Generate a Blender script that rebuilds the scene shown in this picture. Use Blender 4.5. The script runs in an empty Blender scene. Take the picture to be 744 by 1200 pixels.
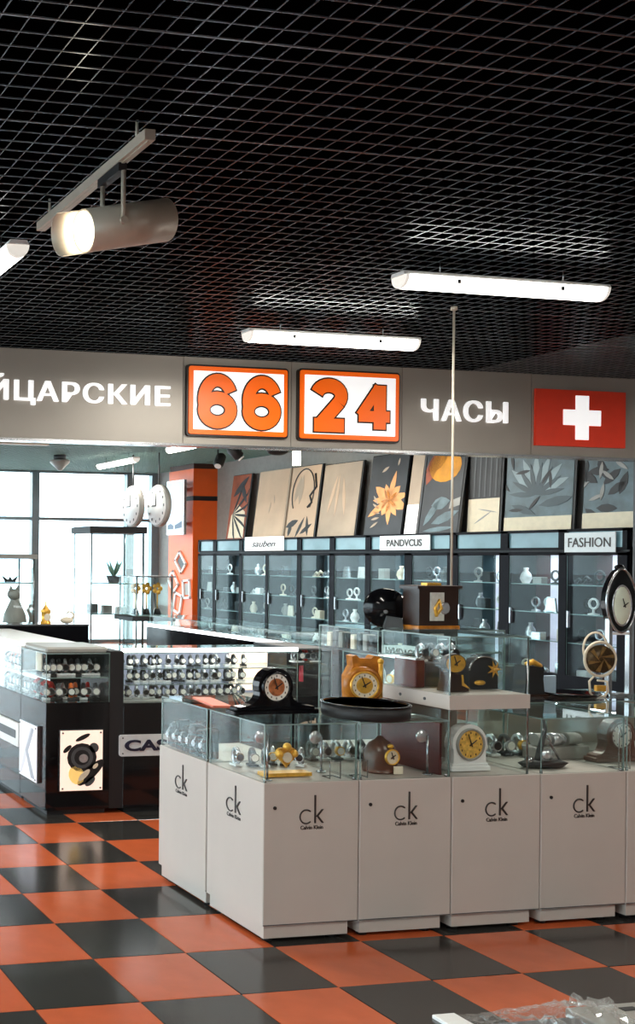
import bpy, math, random
from mathutils import Vector, Matrix
R = math.radians
random.seed(7)
scene = bpy.context.scene
COL = scene.collection

# ------------------------------------------------------------------ camera
# world: X runs along the shop counters to the right, Y away from the viewer, metres
TH = 0.1841
cam_d = bpy.data.cameras.new('camera')
cam = bpy.data.objects.new('camera', cam_d); COL.objects.link(cam)
cam_d.sensor_fit = 'VERTICAL'; cam_d.sensor_height = 36.0
cam_d.lens = 1193.2 / 1200 * 36.0
cam_d.shift_x = (372 + 184.4) / 1200
cam_d.shift_y = (653.8 - 600) / 1200
cam_d.clip_start = 0.05; cam_d.clip_end = 400
cam.matrix_world = (Matrix.Translation((0, 0, 1.592)) @ Matrix.Rotation(-TH, 4, 'Z')
                    @ Matrix.Rotation(R(90), 4, 'X') @ Matrix.Rotation(0.010, 4, 'Z'))
scene.camera = cam

# ------------------------------------------------------------------ world, exposure
w = bpy.data.worlds.new('overcast_sky'); scene.world = w; w.use_nodes = True
bg = w.node_tree.nodes['Background']
bg.inputs['Color'].default_value = (0.86, 0.95, 1.0, 1); bg.inputs['Strength'].default_value = 4.6
vs = scene.view_settings
vs.view_transform = 'Standard'; vs.look = 'None'; vs.gamma = 1; vs.use_curve_mapping = False
vs.exposure = 0.75
scene.cycles.transparent_max_bounces = 40
scene.cycles.max_bounces = 8
LAMP_W = 26.0      # watts of one linear ceiling lamp
LAMP_EMIT = 9.0

# ------------------------------------------------------------------ materials
MATS = {}
def mat(name, col, rough=0.5, metal=0.0, var=0.06, scale=14.0, emit=0.0, bump=0.0, spec=None, ecol=None):
    if name in MATS: return MATS[name]
    m = bpy.data.materials.new(name); m.use_nodes = True
    nt = m.node_tree; b = nt.nodes['Principled BSDF']
    tc = nt.nodes.new('ShaderNodeTexCoord'); nz = nt.nodes.new('ShaderNodeTexNoise')
    nz.inputs['Scale'].default_value = scale; nz.inputs['Detail'].default_value = 4
    nt.links.new(tc.outputs['Object'], nz.inputs['Vector'])
    rp = nt.nodes.new('ShaderNodeValToRGB')
    c0 = [max(0, c * (1 - var)) for c in col]; c1 = [min(1, c * (1 + var)) for c in col]
    rp.color_ramp.elements[0].color = (*c0, 1); rp.color_ramp.elements[1].color = (*c1, 1)
    rp.color_ramp.elements[0].position = 0.3; rp.color_ramp.elements[1].position = 0.7
    nt.links.new(nz.outputs['Fac'], rp.inputs['Fac']); nt.links.new(rp.outputs['Color'], b.inputs['Base Color'])
    b.inputs['Roughness'].default_value = rough; b.inputs['Metallic'].default_value = metal
    if spec is not None: b.inputs['Specular IOR Level'].default_value = spec
    if emit:
        b.inputs['Emission Color'].default_value = (*(ecol or col), 1); b.inputs['Emission Strength'].default_value = emit
    if bump:
        bp = nt.nodes.new('ShaderNodeBump'); bp.inputs['Strength'].default_value = bump; bp.inputs['Distance'].default_value = 0.004
        nt.links.new(nz.outputs['Fac'], bp.inputs['Height']); nt.links.new(bp.outputs['Normal'], b.inputs['Normal'])
    MATS[name] = m
    return m
def thin_glass(name, tint, rough=0.0, ior=1.45):
    m = bpy.data.materials.new(name); m.use_nodes = True
    nt = m.node_tree; nt.nodes.clear()
    o = nt.nodes.new('ShaderNodeOutputMaterial'); mx = nt.nodes.new('ShaderNodeMixShader')
    lw = nt.nodes.new('ShaderNodeLayerWeight'); lw.inputs['Blend'].default_value = 0.5
    pw = nt.nodes.new('ShaderNodeMath'); pw.operation = 'POWER'; pw.inputs[1].default_value = 5.0
    nt.links.new(lw.outputs['Facing'], pw.inputs[0])
    f0 = ((ior-1)/(ior+1))**2
    fr = nt.nodes.new('ShaderNodeMath'); fr.operation = 'MULTIPLY_ADD'; fr.inputs[1].default_value = 1-f0; fr.inputs[2].default_value = f0
    nt.links.new(pw.outputs[0], fr.inputs[0])
    tr = nt.nodes.new('ShaderNodeBsdfTransparent'); tr.inputs['Color'].default_value = (*tint, 1)
    gl = nt.nodes.new('ShaderNodeBsdfGlossy'); gl.inputs['Roughness'].default_value = rough
    gl.inputs['Color'].default_value = (0.9, 0.95, 0.95, 1)
    nt.links.new(fr.outputs[0], mx.inputs[0]); nt.links.new(tr.outputs[0], mx.inputs[1])
    nt.links.new(gl.outputs[0], mx.inputs[2]); nt.links.new(mx.outputs[0], o.inputs[0])
    MATS[name] = m
    return m
def S(r, g, b):   # sRGB 0-255 to linear
    f = lambda c: (c / 255 / 12.92) if c / 255 <= 0.04045 else ((c / 255 + 0.055) / 1.055) ** 2.4
    return (f(r), f(g), f(b))
GLASS = thin_glass('showcase_glass', (0.965, 0.985, 0.98), 0.0, 1.35)
WGLASS = thin_glass('window_glass', (0.92, 0.97, 0.98), 0.0, 1.4)
DGLASS = thin_glass('door_glass', (0.90, 0.96, 0.97), 0.0, 1.22)
FILM = thin_glass('plastic_film', (0.97, 0.97, 0.96), 0.06, 1.85)
_nt = FILM.node_tree; _df = _nt.nodes.new('ShaderNodeBsdfTranslucent'); _df.inputs['Color'].default_value = (.85, .85, .83, 1)
_d2 = _nt.nodes.new('ShaderNodeBsdfDiffuse'); _d2.inputs['Color'].default_value = (.8, .8, .78, 1)
_ad = _nt.nodes.new('ShaderNodeMixShader'); _mx = _nt.nodes.new('ShaderNodeMixShader'); _mx.inputs[0].default_value = .17
_o = [n for n in _nt.nodes if n.type == 'OUTPUT_MATERIAL'][0]; _old = _o.inputs[0].links[0].from_socket
_nt.links.new(_df.outputs[0], _ad.inputs[1]); _nt.links.new(_d2.outputs[0], _ad.inputs[2])
_nt.links.new(_old, _mx.inputs[1]); _nt.links.new(_ad.outputs[0], _mx.inputs[2]); _nt.links.new(_mx.outputs[0], _o.inputs[0])
EDGE = mat('glass_edge', S(122, 142, 138), 0.15, var=0.1)
T_OR = mat('orange_tile', S(190, 90, 50), 0.19, var=0.07, scale=9, spec=0.75)
T_BK = mat('black_tile', S(46, 45, 43), 0.17, var=0.12, scale=9, spec=0.75)
GROUT = mat('grout', S(66, 58, 52), 0.8)
GRID = mat('ceiling_lattice', S(94, 102, 110), 0.24, metal=0.6)
GRIDR = mat('ceiling_runner', S(124, 132, 138), 0.24, metal=0.6)
SOFFIT = mat('black_soffit', (0.0006, 0.0006, 0.0007), 0.95, spec=0.0)
WALL = mat('wall_paint', S(150, 148, 144), 0.8, bump=0.1)
WHITEL = mat('white_laminate', S(190, 181, 173), 0.42, var=0.025, scale=5)
WHITE = mat('white_plastic', S(236, 236, 234), 0.4, var=0.02)
LOGO = mat('logo_dark', S(48, 42, 40), 0.5)
BLACK = mat('black_gloss', S(12, 12, 15), 0.10, var=0.15, spec=0.35)
BLACKM = mat('black_matte', S(22, 22, 24), 0.55, var=0.1)
STEEL = mat('steel', S(170, 172, 175), 0.25, metal=0.9)
GREYM = mat('grey_metal', S(186, 176, 160), 0.38, metal=0.2)
FASC = mat('fascia_grey', S(160, 154, 145), 0.42, metal=0.25, var=0.03, scale=3)
GOLD = mat('gold', S(228, 172, 70), 0.3, metal=0.45, var=0.2, scale=40)
BRONZE = mat('bronze', S(150, 118, 70), 0.35, metal=0.4, var=0.35, scale=40)
DKWOOD = mat('dark_wood', S(46, 27, 19), 0.3, var=0.25, scale=20)
AMBER = mat('amber_wood', S(176, 108, 34), 0.25, var=0.35, scale=25)
BROWN = mat('brown_lacquer', S(92, 62, 50), 0.3, var=0.15)
BURG = mat('burgundy', S(92, 40, 38), 0.35, var=0.12)
CREAM = mat('cream', S(228, 214, 190), 0.5, var=0.05)
DIAL = mat('dial_white', S(236, 232, 222), 0.4, var=0.03)
ORANGE = mat('orange_panel', S(240, 100, 30), 0.4, var=0.05, scale=4)
BRN = mat('brown_band', S(70, 42, 34), 0.6)
TEAL = mat('teal_header', S(96, 132, 142), 0.15, var=0.2, scale=2)
GRY = mat('grey_board', S(150, 148, 142), 0.4)
GRYD = mat('dark_grey', S(74, 76, 78), 0.5)
SILV = mat('silver_item', S(205, 207, 210), 0.25, metal=0.7, var=0.15, scale=60)
LILAC = mat('lilac_panel', S(226, 220, 236), 0.6, emit=0.28, ecol=S(222, 216, 240))  # brightness of the lit back put in as glow; the panel is no lamp
CABIN = mat('cabinet_interior', S(52, 72, 80), 0.6, var=0.2, scale=3)
RED = mat('red_strap', S(200, 40, 30), 0.45)
ORS = mat('orange_strap', S(230, 110, 40), 0.45)
CAPM = mat('lamp_end_cap', S(230, 226, 218), 0.4, var=0.0, emit=0.35, ecol=(1.0, .95, .86))
TUBE = mat('lamp_diffuser', (1, 1, 1), 0.4, var=0.0, emit=LAMP_EMIT, ecol=(1.0, 0.95, 0.86))
LENS = mat('spot_lens', (1, 1, 1), 0.3, var=0.0, emit=8, ecol=(1.0, 0.88, 0.68))
STRIP = mat('light_strip', (1, 1, 1), 0.3, var=0.0, emit=5, ecol=(0.95, 0.98, 1.0))
LITBACK = mat('lit_back_panel', S(235, 236, 245), 0.5, var=0.02, emit=0.55, ecol=(0.9, 0.92, 1.0))
SIGNW = mat('sign_white', S(245, 245, 243), 0.35, var=0.01, emit=0.4, ecol=(1, 1, 1))
SIGNL = mat('sign_letter_white', S(244, 244, 244), 0.35, var=0.01, emit=0.36, ecol=(1, 1, 1))
SIGNO = mat('sign_orange', S(240, 100, 12), 0.35, var=0.02, emit=0.28)
SIGNK = mat('sign_black', S(28, 20, 18), 0.4)
FLAGR = mat('flag_red', S(248, 64, 32), 0.4, var=0.03)

# ------------------------------------------------------------------ mesh builder
class MB:
    def __init__(s): s.v = []; s.f = []; s.m = []; s.sm = []
    def add(s, vs_, fs, m=0, smooth=False):
        b = len(s.v); s.v += [tuple(v) for v in vs_]
        for f in fs: s.f.append(tuple(i + b for i in f)); s.m.append(m); s.sm.append(smooth)
        return s
    def box(s, x0, x1, y0, y1, z0, z1, m=0):
        V = [(x0,y0,z0),(x1,y0,z0),(x1,y1,z0),(x0,y1,z0),(x0,y0,z1),(x1,y0,z1),(x1,y1,z1),(x0,y1,z1)]
        return s.add(V, [(3,2,1,0),(4,5,6,7),(0,1,5,4),(1,2,6,5),(2,3,7,6),(3,0,4,7)], m)
    def bbox(s, x0, x1, y0, y1, z0, z1, b=0.006, m=0):      # box with chamfered vertical edges and top
        o = [(x0+b,y0),(x1-b,y0),(x1,y0+b),(x1,y1-b),(x1-b,y1),(x0+b,y1),(x0,y1-b),(x0,y0+b)]
        i = [(x0+b,y0+b),(x1-b,y0+b),(x1-b,y0+b),(x1-b,y1-b),(x1-b,y1-b),(x0+b,y1-b),(x0+b,y1-b),(x0+b,y0+b)]
        V = [(x,y,z0) for x,y in o] + [(x,y,z1-b) for x,y in o] + [(x,y,z1) for x,y in i]
        F = [tuple(range(7,-1,-1)), (16,17,19,21)]
        for k in range(8):
            j = (k+1) % 8
            F.append((k,j,8+j,8+k)); F.append((8+k,8+j,16+j,16+k))
        return s.add(V, F, m)
    def pane(s, x0, x1, y0, y1, z0, z1):                      # glass sheet: slot 0 faces, slot 1 edges
        d = [x1-x0, y1-y0, z1-z0]; ax = d.index(min(d))
        V = [(x0,y0,z0),(x1,y0,z0),(x1,y1,z0),(x0,y1,z0),(x0,y0,z1),(x1,y0,z1),(x1,y1,z1),(x0,y1,z1)]
        F = [((3,2,1,0),2),((4,5,6,7),2),((0,1,5,4),1),((1,2,6,5),0),((2,3,7,6),1),((3,0,4,7),0)]
        s.add(V, [])
        b = len(s.v) - 8
        for f, a in F: s.f.append(tuple(i+b for i in f)); s.m.append(0 if a == ax else 1); s.sm.append(False)
        return s
    def cyl(s, p0, p1, r0, r1=None, n=16, m=0, caps=True, smooth=True):
        r1 = r0 if r1 is None else r1
        p0 = Vector(p0); p1 = Vector(p1); a = (p1-p0).normalized()
        u = a.orthogonal().normalized(); v = a.cross(u)
        V = []
        for k in range(n):
            d = u*math.cos(2*math.pi*k/n) + v*math.sin(2*math.pi*k/n)
            V += [p0+d*r0, p1+d*r1]
        s.add(V, [(2*k, 2*((k+1)%n), 2*((k+1)%n)+1, 2*k+1) for k in range(n)], m, smooth)
        if caps:
            b = len(s.v) - 2*n
            s.f.append(tuple(b+2*k for k in range(n-1,-1,-1))); s.m.append(m); s.sm.append(False)
            s.f.append(tuple(b+2*k+1 for k in range(n))); s.m.append(m); s.sm.append(False)
        return s
    def lathe(s, prof, c=(0,0,0), n=24, axis='Z', m=0, sy=1.0, smooth=True):   # prof: (radius, height)
        V = []
        for r, h in prof:
            for k in range(n):
                a = 2*math.pi*k/n; x = r*math.cos(a); y = r*math.sin(a)*sy
                if axis == 'Z': p = (x, y, h)
                elif axis == 'Y': p = (x, h, y)
                else: p = (h, x, y)
                V.append((p[0]+c[0], p[1]+c[1], p[2]+c[2]))
        F = []
        for i in range(len(prof)-1):
            for k in range(n):
                j = (k+1) % n; F.append((i*n+k, i*n+j, (i+1)*n+j, (i+1)*n+k))
        s.add(V, F, m, smooth)
        b = len(s.v) - len(V)
        if prof[0][0] > 1e-6: s.f.append(tuple(b+k for k in range(n))); s.m.append(m); s.sm.append(False)
        if prof[-1][0] > 1e-6: s.f.append(tuple(b+(len(prof)-1)*n+k for k in range(n))); s.m.append(m); s.sm.append(False)
        return s
    def prism(s, pts, y0, y1, m=0, smooth=False):             # outline in x,z extruded along y
        n = len(pts)
        V = [(x,y0,z) for x,z in pts] + [(x,y1,z) for x,z in pts]
        s.add(V, [tuple(range(n)), tuple(range(2*n-1,n-1,-1))], m)
        b = len(s.v) - 2*n
        for k in range(n):
            j = (k+1) % n; s.f.append((b+k, b+j, b+n+j, b+n+k)); s.m.append(m); s.sm.append(smooth)
        return s
    def tube(s, pts, r, n=8, m=0, closed=False):
        P = [Vector(p) for p in pts]; N = len(P); V = []
        up = None
        for i in range(N):
            a = P[(i+1) % N] - P[i-1] if closed else P[min(i+1,N-1)] - P[max(i-1,0)]
            a.normalize()
            if up is None: up = a.orthogonal().normalized()
            up = (up - a*up.dot(a))
            up = up.normalized() if up.length > 1e-6 else a.orthogonal().normalized()
            v = a.cross(up)
            rr = r[i] if isinstance(r, (list, tuple)) else r
            for k in range(n):
                t = 2*math.pi*k/n; V.append(P[i] + (up*math.cos(t) + v*math.sin(t))*rr)
        F = []
        for i in range(N if closed else N-1):
            ii = (i+1) % N
            for k in range(n):
                j = (k+1) % n; F.append((i*n+k, i*n+j, ii*n+j, ii*n+k))
        if not closed: F += [tuple(range(n-1,-1,-1)), tuple((N-1)*n+k for k in range(n))]
        return s.add(V, F, m, True)
    def ball(s, c, r, nu=14, nv=9, m=0):
        rx, ry, rz = r if isinstance(r, (list, tuple)) else (r, r, r)
        V = [(c[0], c[1], c[2]-rz)]
        for i in range(1, nv):
            t = -math.pi/2 + math.pi*i/nv
            for k in range(nu):
                a = 2*math.pi*k/nu
                V.append((c[0]+rx*math.cos(t)*math.cos(a), c[1]+ry*math.cos(t)*math.sin(a), c[2]+rz*math.sin(t)))
        V.append((c[0], c[1], c[2]+rz)); L = len(V)-1
        F = [(0, 1+(k+1)%nu, 1+k) for k in range(nu)]
        for i in range(nv-2):
            for k in range(nu):
                j = (k+1) % nu; F.append((1+i*nu+k, 1+i*nu+j, 1+(i+1)*nu+j, 1+(i+1)*nu+k))
        F += [(L, 1+(nv-2)*nu+k, 1+(nv-2)*nu+(k+1)%nu) for k in range(nu)]
        return s.add(V, F, m, True)
    def mesh(s, name, mats):
        me = bpy.data.meshes.new(name); me.from_pydata(s.v, [], s.f)
        for m in (mats if isinstance(mats, (list, tuple)) else [mats]): me.materials.append(m)
        me.polygons.foreach_set('material_index', s.m); me.polygons.foreach_set('use_smooth', s.sm)
        me.update()
        return me
    def build(s, name, mats, parent=None, loc=None, rot=None):
        return link(name, s.mesh(name, mats), parent, loc, rot)
def link(name, me, parent=None, loc=None, rot=None):
    o = bpy.data.objects.new(name, me); COL.objects.link(o)
    if parent: o.parent = parent
    if loc: o.location = loc
    if rot: o.rotation_euler = rot
    return o
def tag(o, label, cat, group=None):
    o['label'] = label; o['category'] = cat
    if group: o['group'] = group
    return o
def thing(name, label, cat, loc=(0,0,0), rz=0.0, group=None, rot=None):
    o = bpy.data.objects.new(name, None); COL.objects.link(o); o.empty_display_size = 0.05
    o.location = loc; o.rotation_euler = rot or (0, 0, rz)
    return tag(o, label, cat, group)
def struct(o): o['kind'] = 'structure'; return o
def stuff(o): o['kind'] = 'stuff'; return o
def copy_tree(o, parent=None):
    c = o.copy(); COL.objects.link(c); c.parent = parent
    for ch in o.children: copy_tree(ch, c)
    return c
def dup(o, loc, rz=None, label=None):
    c = copy_tree(o); c.location = loc
    if rz is not None: c.rotation_euler = (0, 0, rz)
    if label: c['label'] = label
    return c
def text_mesh(name, body, mats, width=None, height=None, depth=0.01, offset=0.0, shear=0.0, spacing=1.0, bold=0.0):
    """lettering in the x,z plane, front towards -y, lower left at the origin"""
    cu = bpy.data.curves.new(name, 'FONT'); cu.body = body; cu.extrude = 0.5; cu.offset = offset
    cu.shear = shear; cu.space_character = spacing; cu.resolution_u = 4
    o = bpy.data.objects.new(name, cu); COL.objects.link(o)
    bpy.context.view_layer.update()
    dg = bpy.context.evaluated_depsgraph_get()
    me = bpy.data.meshes.new_from_object(o.evaluated_get(dg))
    bpy.data.objects.remove(o); bpy.data.curves.remove(cu)
    xs = [v.co.x for v in me.vertices]; ys = [v.co.y for v in me.vertices]
    x0, x1, y0, y1 = min(xs), max(xs), min(ys), max(ys)
    sy = height/(y1-y0) if height else width/(x1-x0); sx = width/(x1-x0) if width else sy
    for v in me.vertices:
        v.co = ((v.co.x-x0)*sx, -v.co.z*depth, (v.co.y-y0)*sy)
    if bold:
        bv = [tuple(v.co) for v in me.vertices]; bf = [tuple(p.vertices) for p in me.polygons]; V = []; F = []
        for q in range(3):
            V += [(x*(1-2*bold/width) + bold*q, y - .0004*q, z) for x, y, z in bv]; F += [tuple(i+q*len(bv) for i in f) for f in bf]
        me.clear_geometry(); me.from_pydata(V, [], F)
    me.materials.clear()
    for m in (mats if isinstance(mats, (list, tuple)) else [mats]): me.materials.append(m)
    me.name = name
    return me
def area(name, parent, loc, sx, sy, power, col=(1.0, 0.95, 0.86), rot=(0,0,0)):
    l = bpy.data.lights.new(name, 'AREA'); l.shape = 'RECTANGLE'; l.size = sx; l.size_y = sy
    l.energy = power; l.color = col
    o = bpy.data.objects.new(name, l); COL.objects.link(o); o.parent = parent; o.location = loc; o.rotation_euler = rot
    return o
ORD = ['first','second','third','fourth','fifth','sixth','seventh','eighth','ninth','tenth','eleventh']

# ================================================================== THE ROOM
CZ = 3.31; XL, XR, YB, YF = -7.0, 9.75, -4.0, 18.55
floor = struct(MB().box(XL-.3, XR+.3, YB-.3, YF+.3, -0.2, -0.006).build('floor', GROUT))
TX, TY, TS = 1.7457, 3.4147, 0.4
tile_me = []
for m in (T_OR, T_BK):
    g = 0.0016
    tile_me.append(MB().bbox(g, TS-g, g, TS-g, -0.008, 0.0, 0.0014).mesh('tile', m))
rest = MB()
for i in range(-22, 21):
    for j in range(-19, 38):
        x, y, p = TX+i*TS, TY+j*TS, (i+j) % 2
        if -2 <= i < 10 and -2 <= j < 14:
            link('tile', tile_me[p], floor, (x, y, 0))
        else:
            rest.add([(max(x,XL)+.002,max(y,YB)+.002,0),(min(x+TS,XR)-.002,max(y,YB)+.002,0),(min(x+TS,XR)-.002,min(y+TS,YF)-.002,0),(max(x,XL)+.002,min(y+TS,YF)-.002,0)], [(0,1,2,3)] if x < XR and x+TS > XL and y < YF and y+TS > YB else [], p)
stuff(rest.build('tile_field', [T_OR, T_BK], floor))

ceiling = struct(MB().box(XL-.3, XR+.3, YB-.3, YF+.3, 3.95, 4.15).build('ceiling', SOFFIT))
CS = 0.09205; GX, GY = 2.4458, 3.065; GH = 0.005; PW = CS*8
pm = MB()
for k in range(8):
    hw = 0.0034 if k == 0 else 0.0023
    pm.box(0, PW, k*CS-hw, k*CS+hw, CZ, CZ+GH, 1 if k == 0 else 0)
    pm.box(k*CS-hw*.8, k*CS+hw*.8, 0, PW, CZ+.001, CZ+GH, 0)
pme = pm.mesh('grid_panel', [GRID, GRIDR])
PI0, PI1, PJ0, PJ1 = -4, 9, -1, 6
for i in range(PI0, PI1+1):
    for j in range(PJ0, PJ1+1):
        link('grid_panel', pme, ceiling, (GX+i*PW, GY+j*PW, 0))
ax0, ax1, ay0, ay1 = GX+PI0*PW, GX+(PI1+1)*PW, GY+PJ0*PW, GY+(PJ1+1)*PW
rest = MB()
k = 0
while ay1 + k*CS < YF:
    y = ay1 + k*CS; rest.box(XL, XR, y-.007, y+.007, CZ, CZ+.03); k += 1
k = -40
while GX + k*CS < XR:
    x = GX + k*CS
    if x > XL: rest.box(x-.005, x+.005, ay1, YF, CZ, CZ+.03)
    k += 1
for k in range(60): rest.box(XL, ax0, ay1-k*CS*2-.003, ay1-k*CS*2+.003, CZ, CZ+GH)
stuff(rest.build('grid_field', mat('sage_lattice', S(128, 158, 150), 0.55), ceiling))

wr = struct(MB().box(XR, XR+.2, YB, YF, 0, 3.95).build('wall_right', WALL))
wb = struct(MB().box(XL, XR, YB-.2, YB, 0, 3.95).build('wall_back', WALL))
wf = struct(MB().box(XL, XR, YF, YF+.2, CZ+.02, 3.95).build('wall_far', WALL))
wl = struct(MB().box(XL-.2, XL, YB, YF, CZ+.02, 3.95).build('wall_left', WALL))
FRM = mat('window_frame', S(120, 136, 142), 0.4, metal=0.4)
def glazing(name, along, c0, c1, fixed, posts, transom):
    root = struct(MB().box(*((c0,c1,fixed,fixed+.08) if along == 'x' else (fixed-.08,fixed,c0,c1)), CZ-.04, CZ+.02).build(name, FRM))
    e = sorted(posts)
    for p in e:
        b = MB()
        if along == 'x': b.box(p-.075, p+.075, fixed-.05, fixed+.1, 0, CZ-.04)
        else: b.box(fixed-.1, fixed+.05, p-.075, p+.075, 0, CZ-.04)
        b.build('mullion', FRM, root)
    for a, b_ in zip(e[:-1], e[1:]):
        for z0, z1 in ((0.06, transom-.03), (transom+.03, CZ-.04)):
            g = MB()
            if along == 'x': g.pane(a+.075, b_-.075, fixed+.02, fixed+.03, z0, z1)
            else: g.pane(fixed-.03, fixed-.02, a+.075, b_-.075, z0, z1)
            g.build('pane', [WGLASS, FRM], root)
        t = MB()
        for zz in (0.03, transom):
            if along == 'x': t.box(a+.075, b_-.075, fixed-.02, fixed+.06, zz-.03, zz+.03)
            else: t.box(fixed-.06, fixed+.02, a+.075, b_-.075, zz-.03, zz+.03)
        t.build('transom', FRM, root)
glazing('window_1', 'x', XL, XR, YF, [7.2+1.95*k for k in range(-7, 2)] + [XR-.08], 2.385)
glazing('window_2', 'y', YB, YF, XL, [YB+.08+2.05*k for k in range(0, 11)] + [YF-.08], 2.385)

# outdoors: pale pavement and far blocks, bright haze put into their pale colours
PAVE = mat('pale_pavement', S(205, 208, 208), 0.9)
struct(MB().box(-160, 160, -60, 220, -0.6, -0.3).build('ground', PAVE))
FARM = mat('pale_facade', S(196, 212, 222), 0.9, var=0.03); FARW = mat('pale_window', S(160, 186, 204), 0.5)
for n, (x, y, wd, ht, lab) in enumerate(((22, 92, 7, 6.5, 'pale low block outside the window, left of the window post'),
                                         (36, 104, 9, 9, 'taller pale block outside, right of the window post'),
                                         (47, 96, 6, 7, 'pale narrow block outside, seen behind the glass tower'))):
    b = thing('far_building', lab, 'building', (x, y, -.3))
    MB().box(-wd/2, wd/2, 0, 6, 0, ht).build('facade', FARM, b)
    MB().box(-wd/2-.3, wd/2+.3, -.3, 6.3, ht, ht+.35).build('roof', FARW, b)
    for fz in range(int(ht//2.4)):
        for fx in range(int(wd//2)):
            MB().box(-wd/2+.6+fx*2, -wd/2+1.6+fx*2, -.08, 0, .9+fz*2.4, 2.2+fz*2.4).build('window', FARW, b)

# orange column by the windows
col = struct(MB().box(9.3, 9.93, 16.42, 17.25, 0, 3.95).build('trim_1', BRN))
MB().box(9.29, 9.93, 16.41, 17.26, 0, 2.66).build('cladding', ORANGE, col)
MB().box(9.285, 9.93, 16.405, 17.26, 2.66, 2.74).build('band', BLACKM, col)
MB().box(9.29, 9.93, 16.41, 17.26, 2.74, 3.22).build('cladding', ORANGE, col)

# ================================================================== SIGN FASCIA
SY = 7.88
sg = thing('sign_fascia', 'long grey fascia beam carrying the shop sign below the black ceiling', 'sign', (0, SY, 2.58))
edges = [-2.0, 0.6, 2.45, 4.36, 5.365, 6.44, 7.76, 10.0]
for a, b in zip(edges[:-1], edges[1:]):
    if b > 9.7: b = 9.74
    MB().box(a+.003, b-.003, 0, .10, 0, .73).build('panel', FASC, sg)
MB().box(-2.0, 9.74, -.012, .11, -.02, .0).build('edge_profile', STEEL, sg)
def letters(name, body, x0, x1, z0, z1, label, **k):
    r = link(name, text_mesh(name, body, SIGNL, width=x1-x0, height=z1-z0, depth=0.012, offset=0.006, spacing=1.12, bold=.007, **k))
    r.location = (x0, SY-.0075, z0)
    return tag(r, label, 'lettering')
letters('sign_letters', 'ШВЕЙЦАРСКИЕ', 2.0, 4.24, 2.855, 3.10, 'white raised word ШВЕЙЦАРСКИЕ on the grey fascia, left of the number boards')
letters('sign_letters', 'ЧАСЫ', 6.627, 7.507, 2.855, 3.046, 'white raised word ЧАСЫ on the grey fascia between number board and flag')
def rrect(x0, x1, z0, z1, r, n=4):
    P = []
    for cx, cz, a0 in ((x1-r, z0+r, -90), (x1-r, z1-r, 0), (x0+r, z1-r, 90), (x0+r, z0+r, 180)):
        for k in range(n+1):
            a = R(a0+90*k/n); P.append((cx+r*math.cos(a), cz+r*math.sin(a)))
    return P
def arc(cx, cz, rx, rz, a0, a1, n=18):
    return [(cx+rx*math.cos(R(a0+(a1-a0)*k/n)), cz+rz*math.sin(R(a0+(a1-a0)*k/n))) for k in range(n+1)]
DIGITS = {'6': [(arc(0, -.33, .70, .46, 0, 360, 28), .104), (arc(.02, .06, .72, .74, 24, 205, 18), .104)],
          '2': [(arc(0, .38, .66, .40, 165, -35, 14), .115), ([(.50, .10), (-.46, -.72)], .115), ([(-.72, -.76), (.74, -.76)], .115)],
          '4': [([(.36, .80), (.36, -.80)], .115), ([(.28, .74), (-.66, -.30)], .090), ([(-.72, -.36), (.82, -.36)], .095)]}
def stroke(b, pts, hw, y0, y1, ex):
    if len(pts) == 2:                                   # straight bar, squared ends
        (x0, z0), (x1, z1) = pts; L = math.hypot(x1-x0, z1-z0); ux, uz = (x1-x0)/L, (z1-z0)/L
        e = ex + .012
        b.prism([(x0-ux*e-uz*hw, z0-uz*e+ux*hw), (x0-ux*e+uz*hw, z0-uz*e-ux*hw), (x1+ux*e+uz*hw, z1+uz*e-ux*hw), (x1+ux*e-uz*hw, z1+uz*e+ux*hw)], y0, y1)
        return
    n = len(pts); Lp = []; Rp = []
    closed = math.hypot(pts[0][0]-pts[-1][0], pts[0][1]-pts[-1][1]) < 1e-4
    for i in range(n):
        if closed: p, q = pts[(i-1) % (n-1)], pts[(i+1) % (n-1)]
        else: p, q = pts[max(i-1, 0)], pts[min(i+1, n-1)]
        L = math.hypot(q[0]-p[0], q[1]-p[1]); nx, nz = -(q[1]-p[1])/L, (q[0]-p[0])/L
        ox = oz = 0
        if not closed and i == 0: ox, oz = -nz*ex, nx*ex
        if not closed and i == n-1: ox, oz = nz*ex, -nx*ex
        Lp.append((pts[i][0]+nx*hw+ox, pts[i][1]+nz*hw+oz)); Rp.append((pts[i][0]-nx*hw+ox, pts[i][1]-nz*hw+oz))
    for i in range(n-1): b.prism([Lp[i], Rp[i], Rp[i+1], Lp[i+1]], y0, y1)
def number_board(txt, x0, x1, z0, z1, label):
    t = thing('number_board', label, 'sign', (x0, SY, z0))
    W, H = x1-x0, z1-z0
    MB().prism(rrect(0, W, 0, H, .03), -.030, 0).build('backing', SIGNK, t)
    MB().prism(rrect(.016, W-.016, .016, H-.016, .02), -.040, -.030).build('border', SIGNO, t)
    MB().prism(rrect(.055, W-.055, .055, H-.055, .005), -.046, -.040).build('panel', SIGNW, t)
    for k, ch in enumerate(txt):
        cx, cz = W*(.285 + .435*k), H*.49
        for nm, m, ex, y0, y1 in (('digit_outline', SIGNK, .013, -.049, -.046), ('digit', SIGNO, 0.0, -.053, -.049)):
            b = MB()
            for q, (path, wid) in enumerate(DIGITS[ch]): stroke(b, [(cx+x*.178, cz+z*.222) for x, z in path], wid/2+ex, y0-.0006*q, y1, ex)
            b.build(nm, m, t)
number_board('66', 4.376, 5.318, 2.644, 3.245, 'left of the two orange-bordered number boards, reading 66')
number_board('24', 5.409, 6.394, 2.640, 3.255, 'right of the two orange-bordered number boards, reading 24')
fl = thing('flag_sign', 'red flag panel with white cross on the grey fascia', 'flag sign', (7.788, SY, 2.668))
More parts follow.
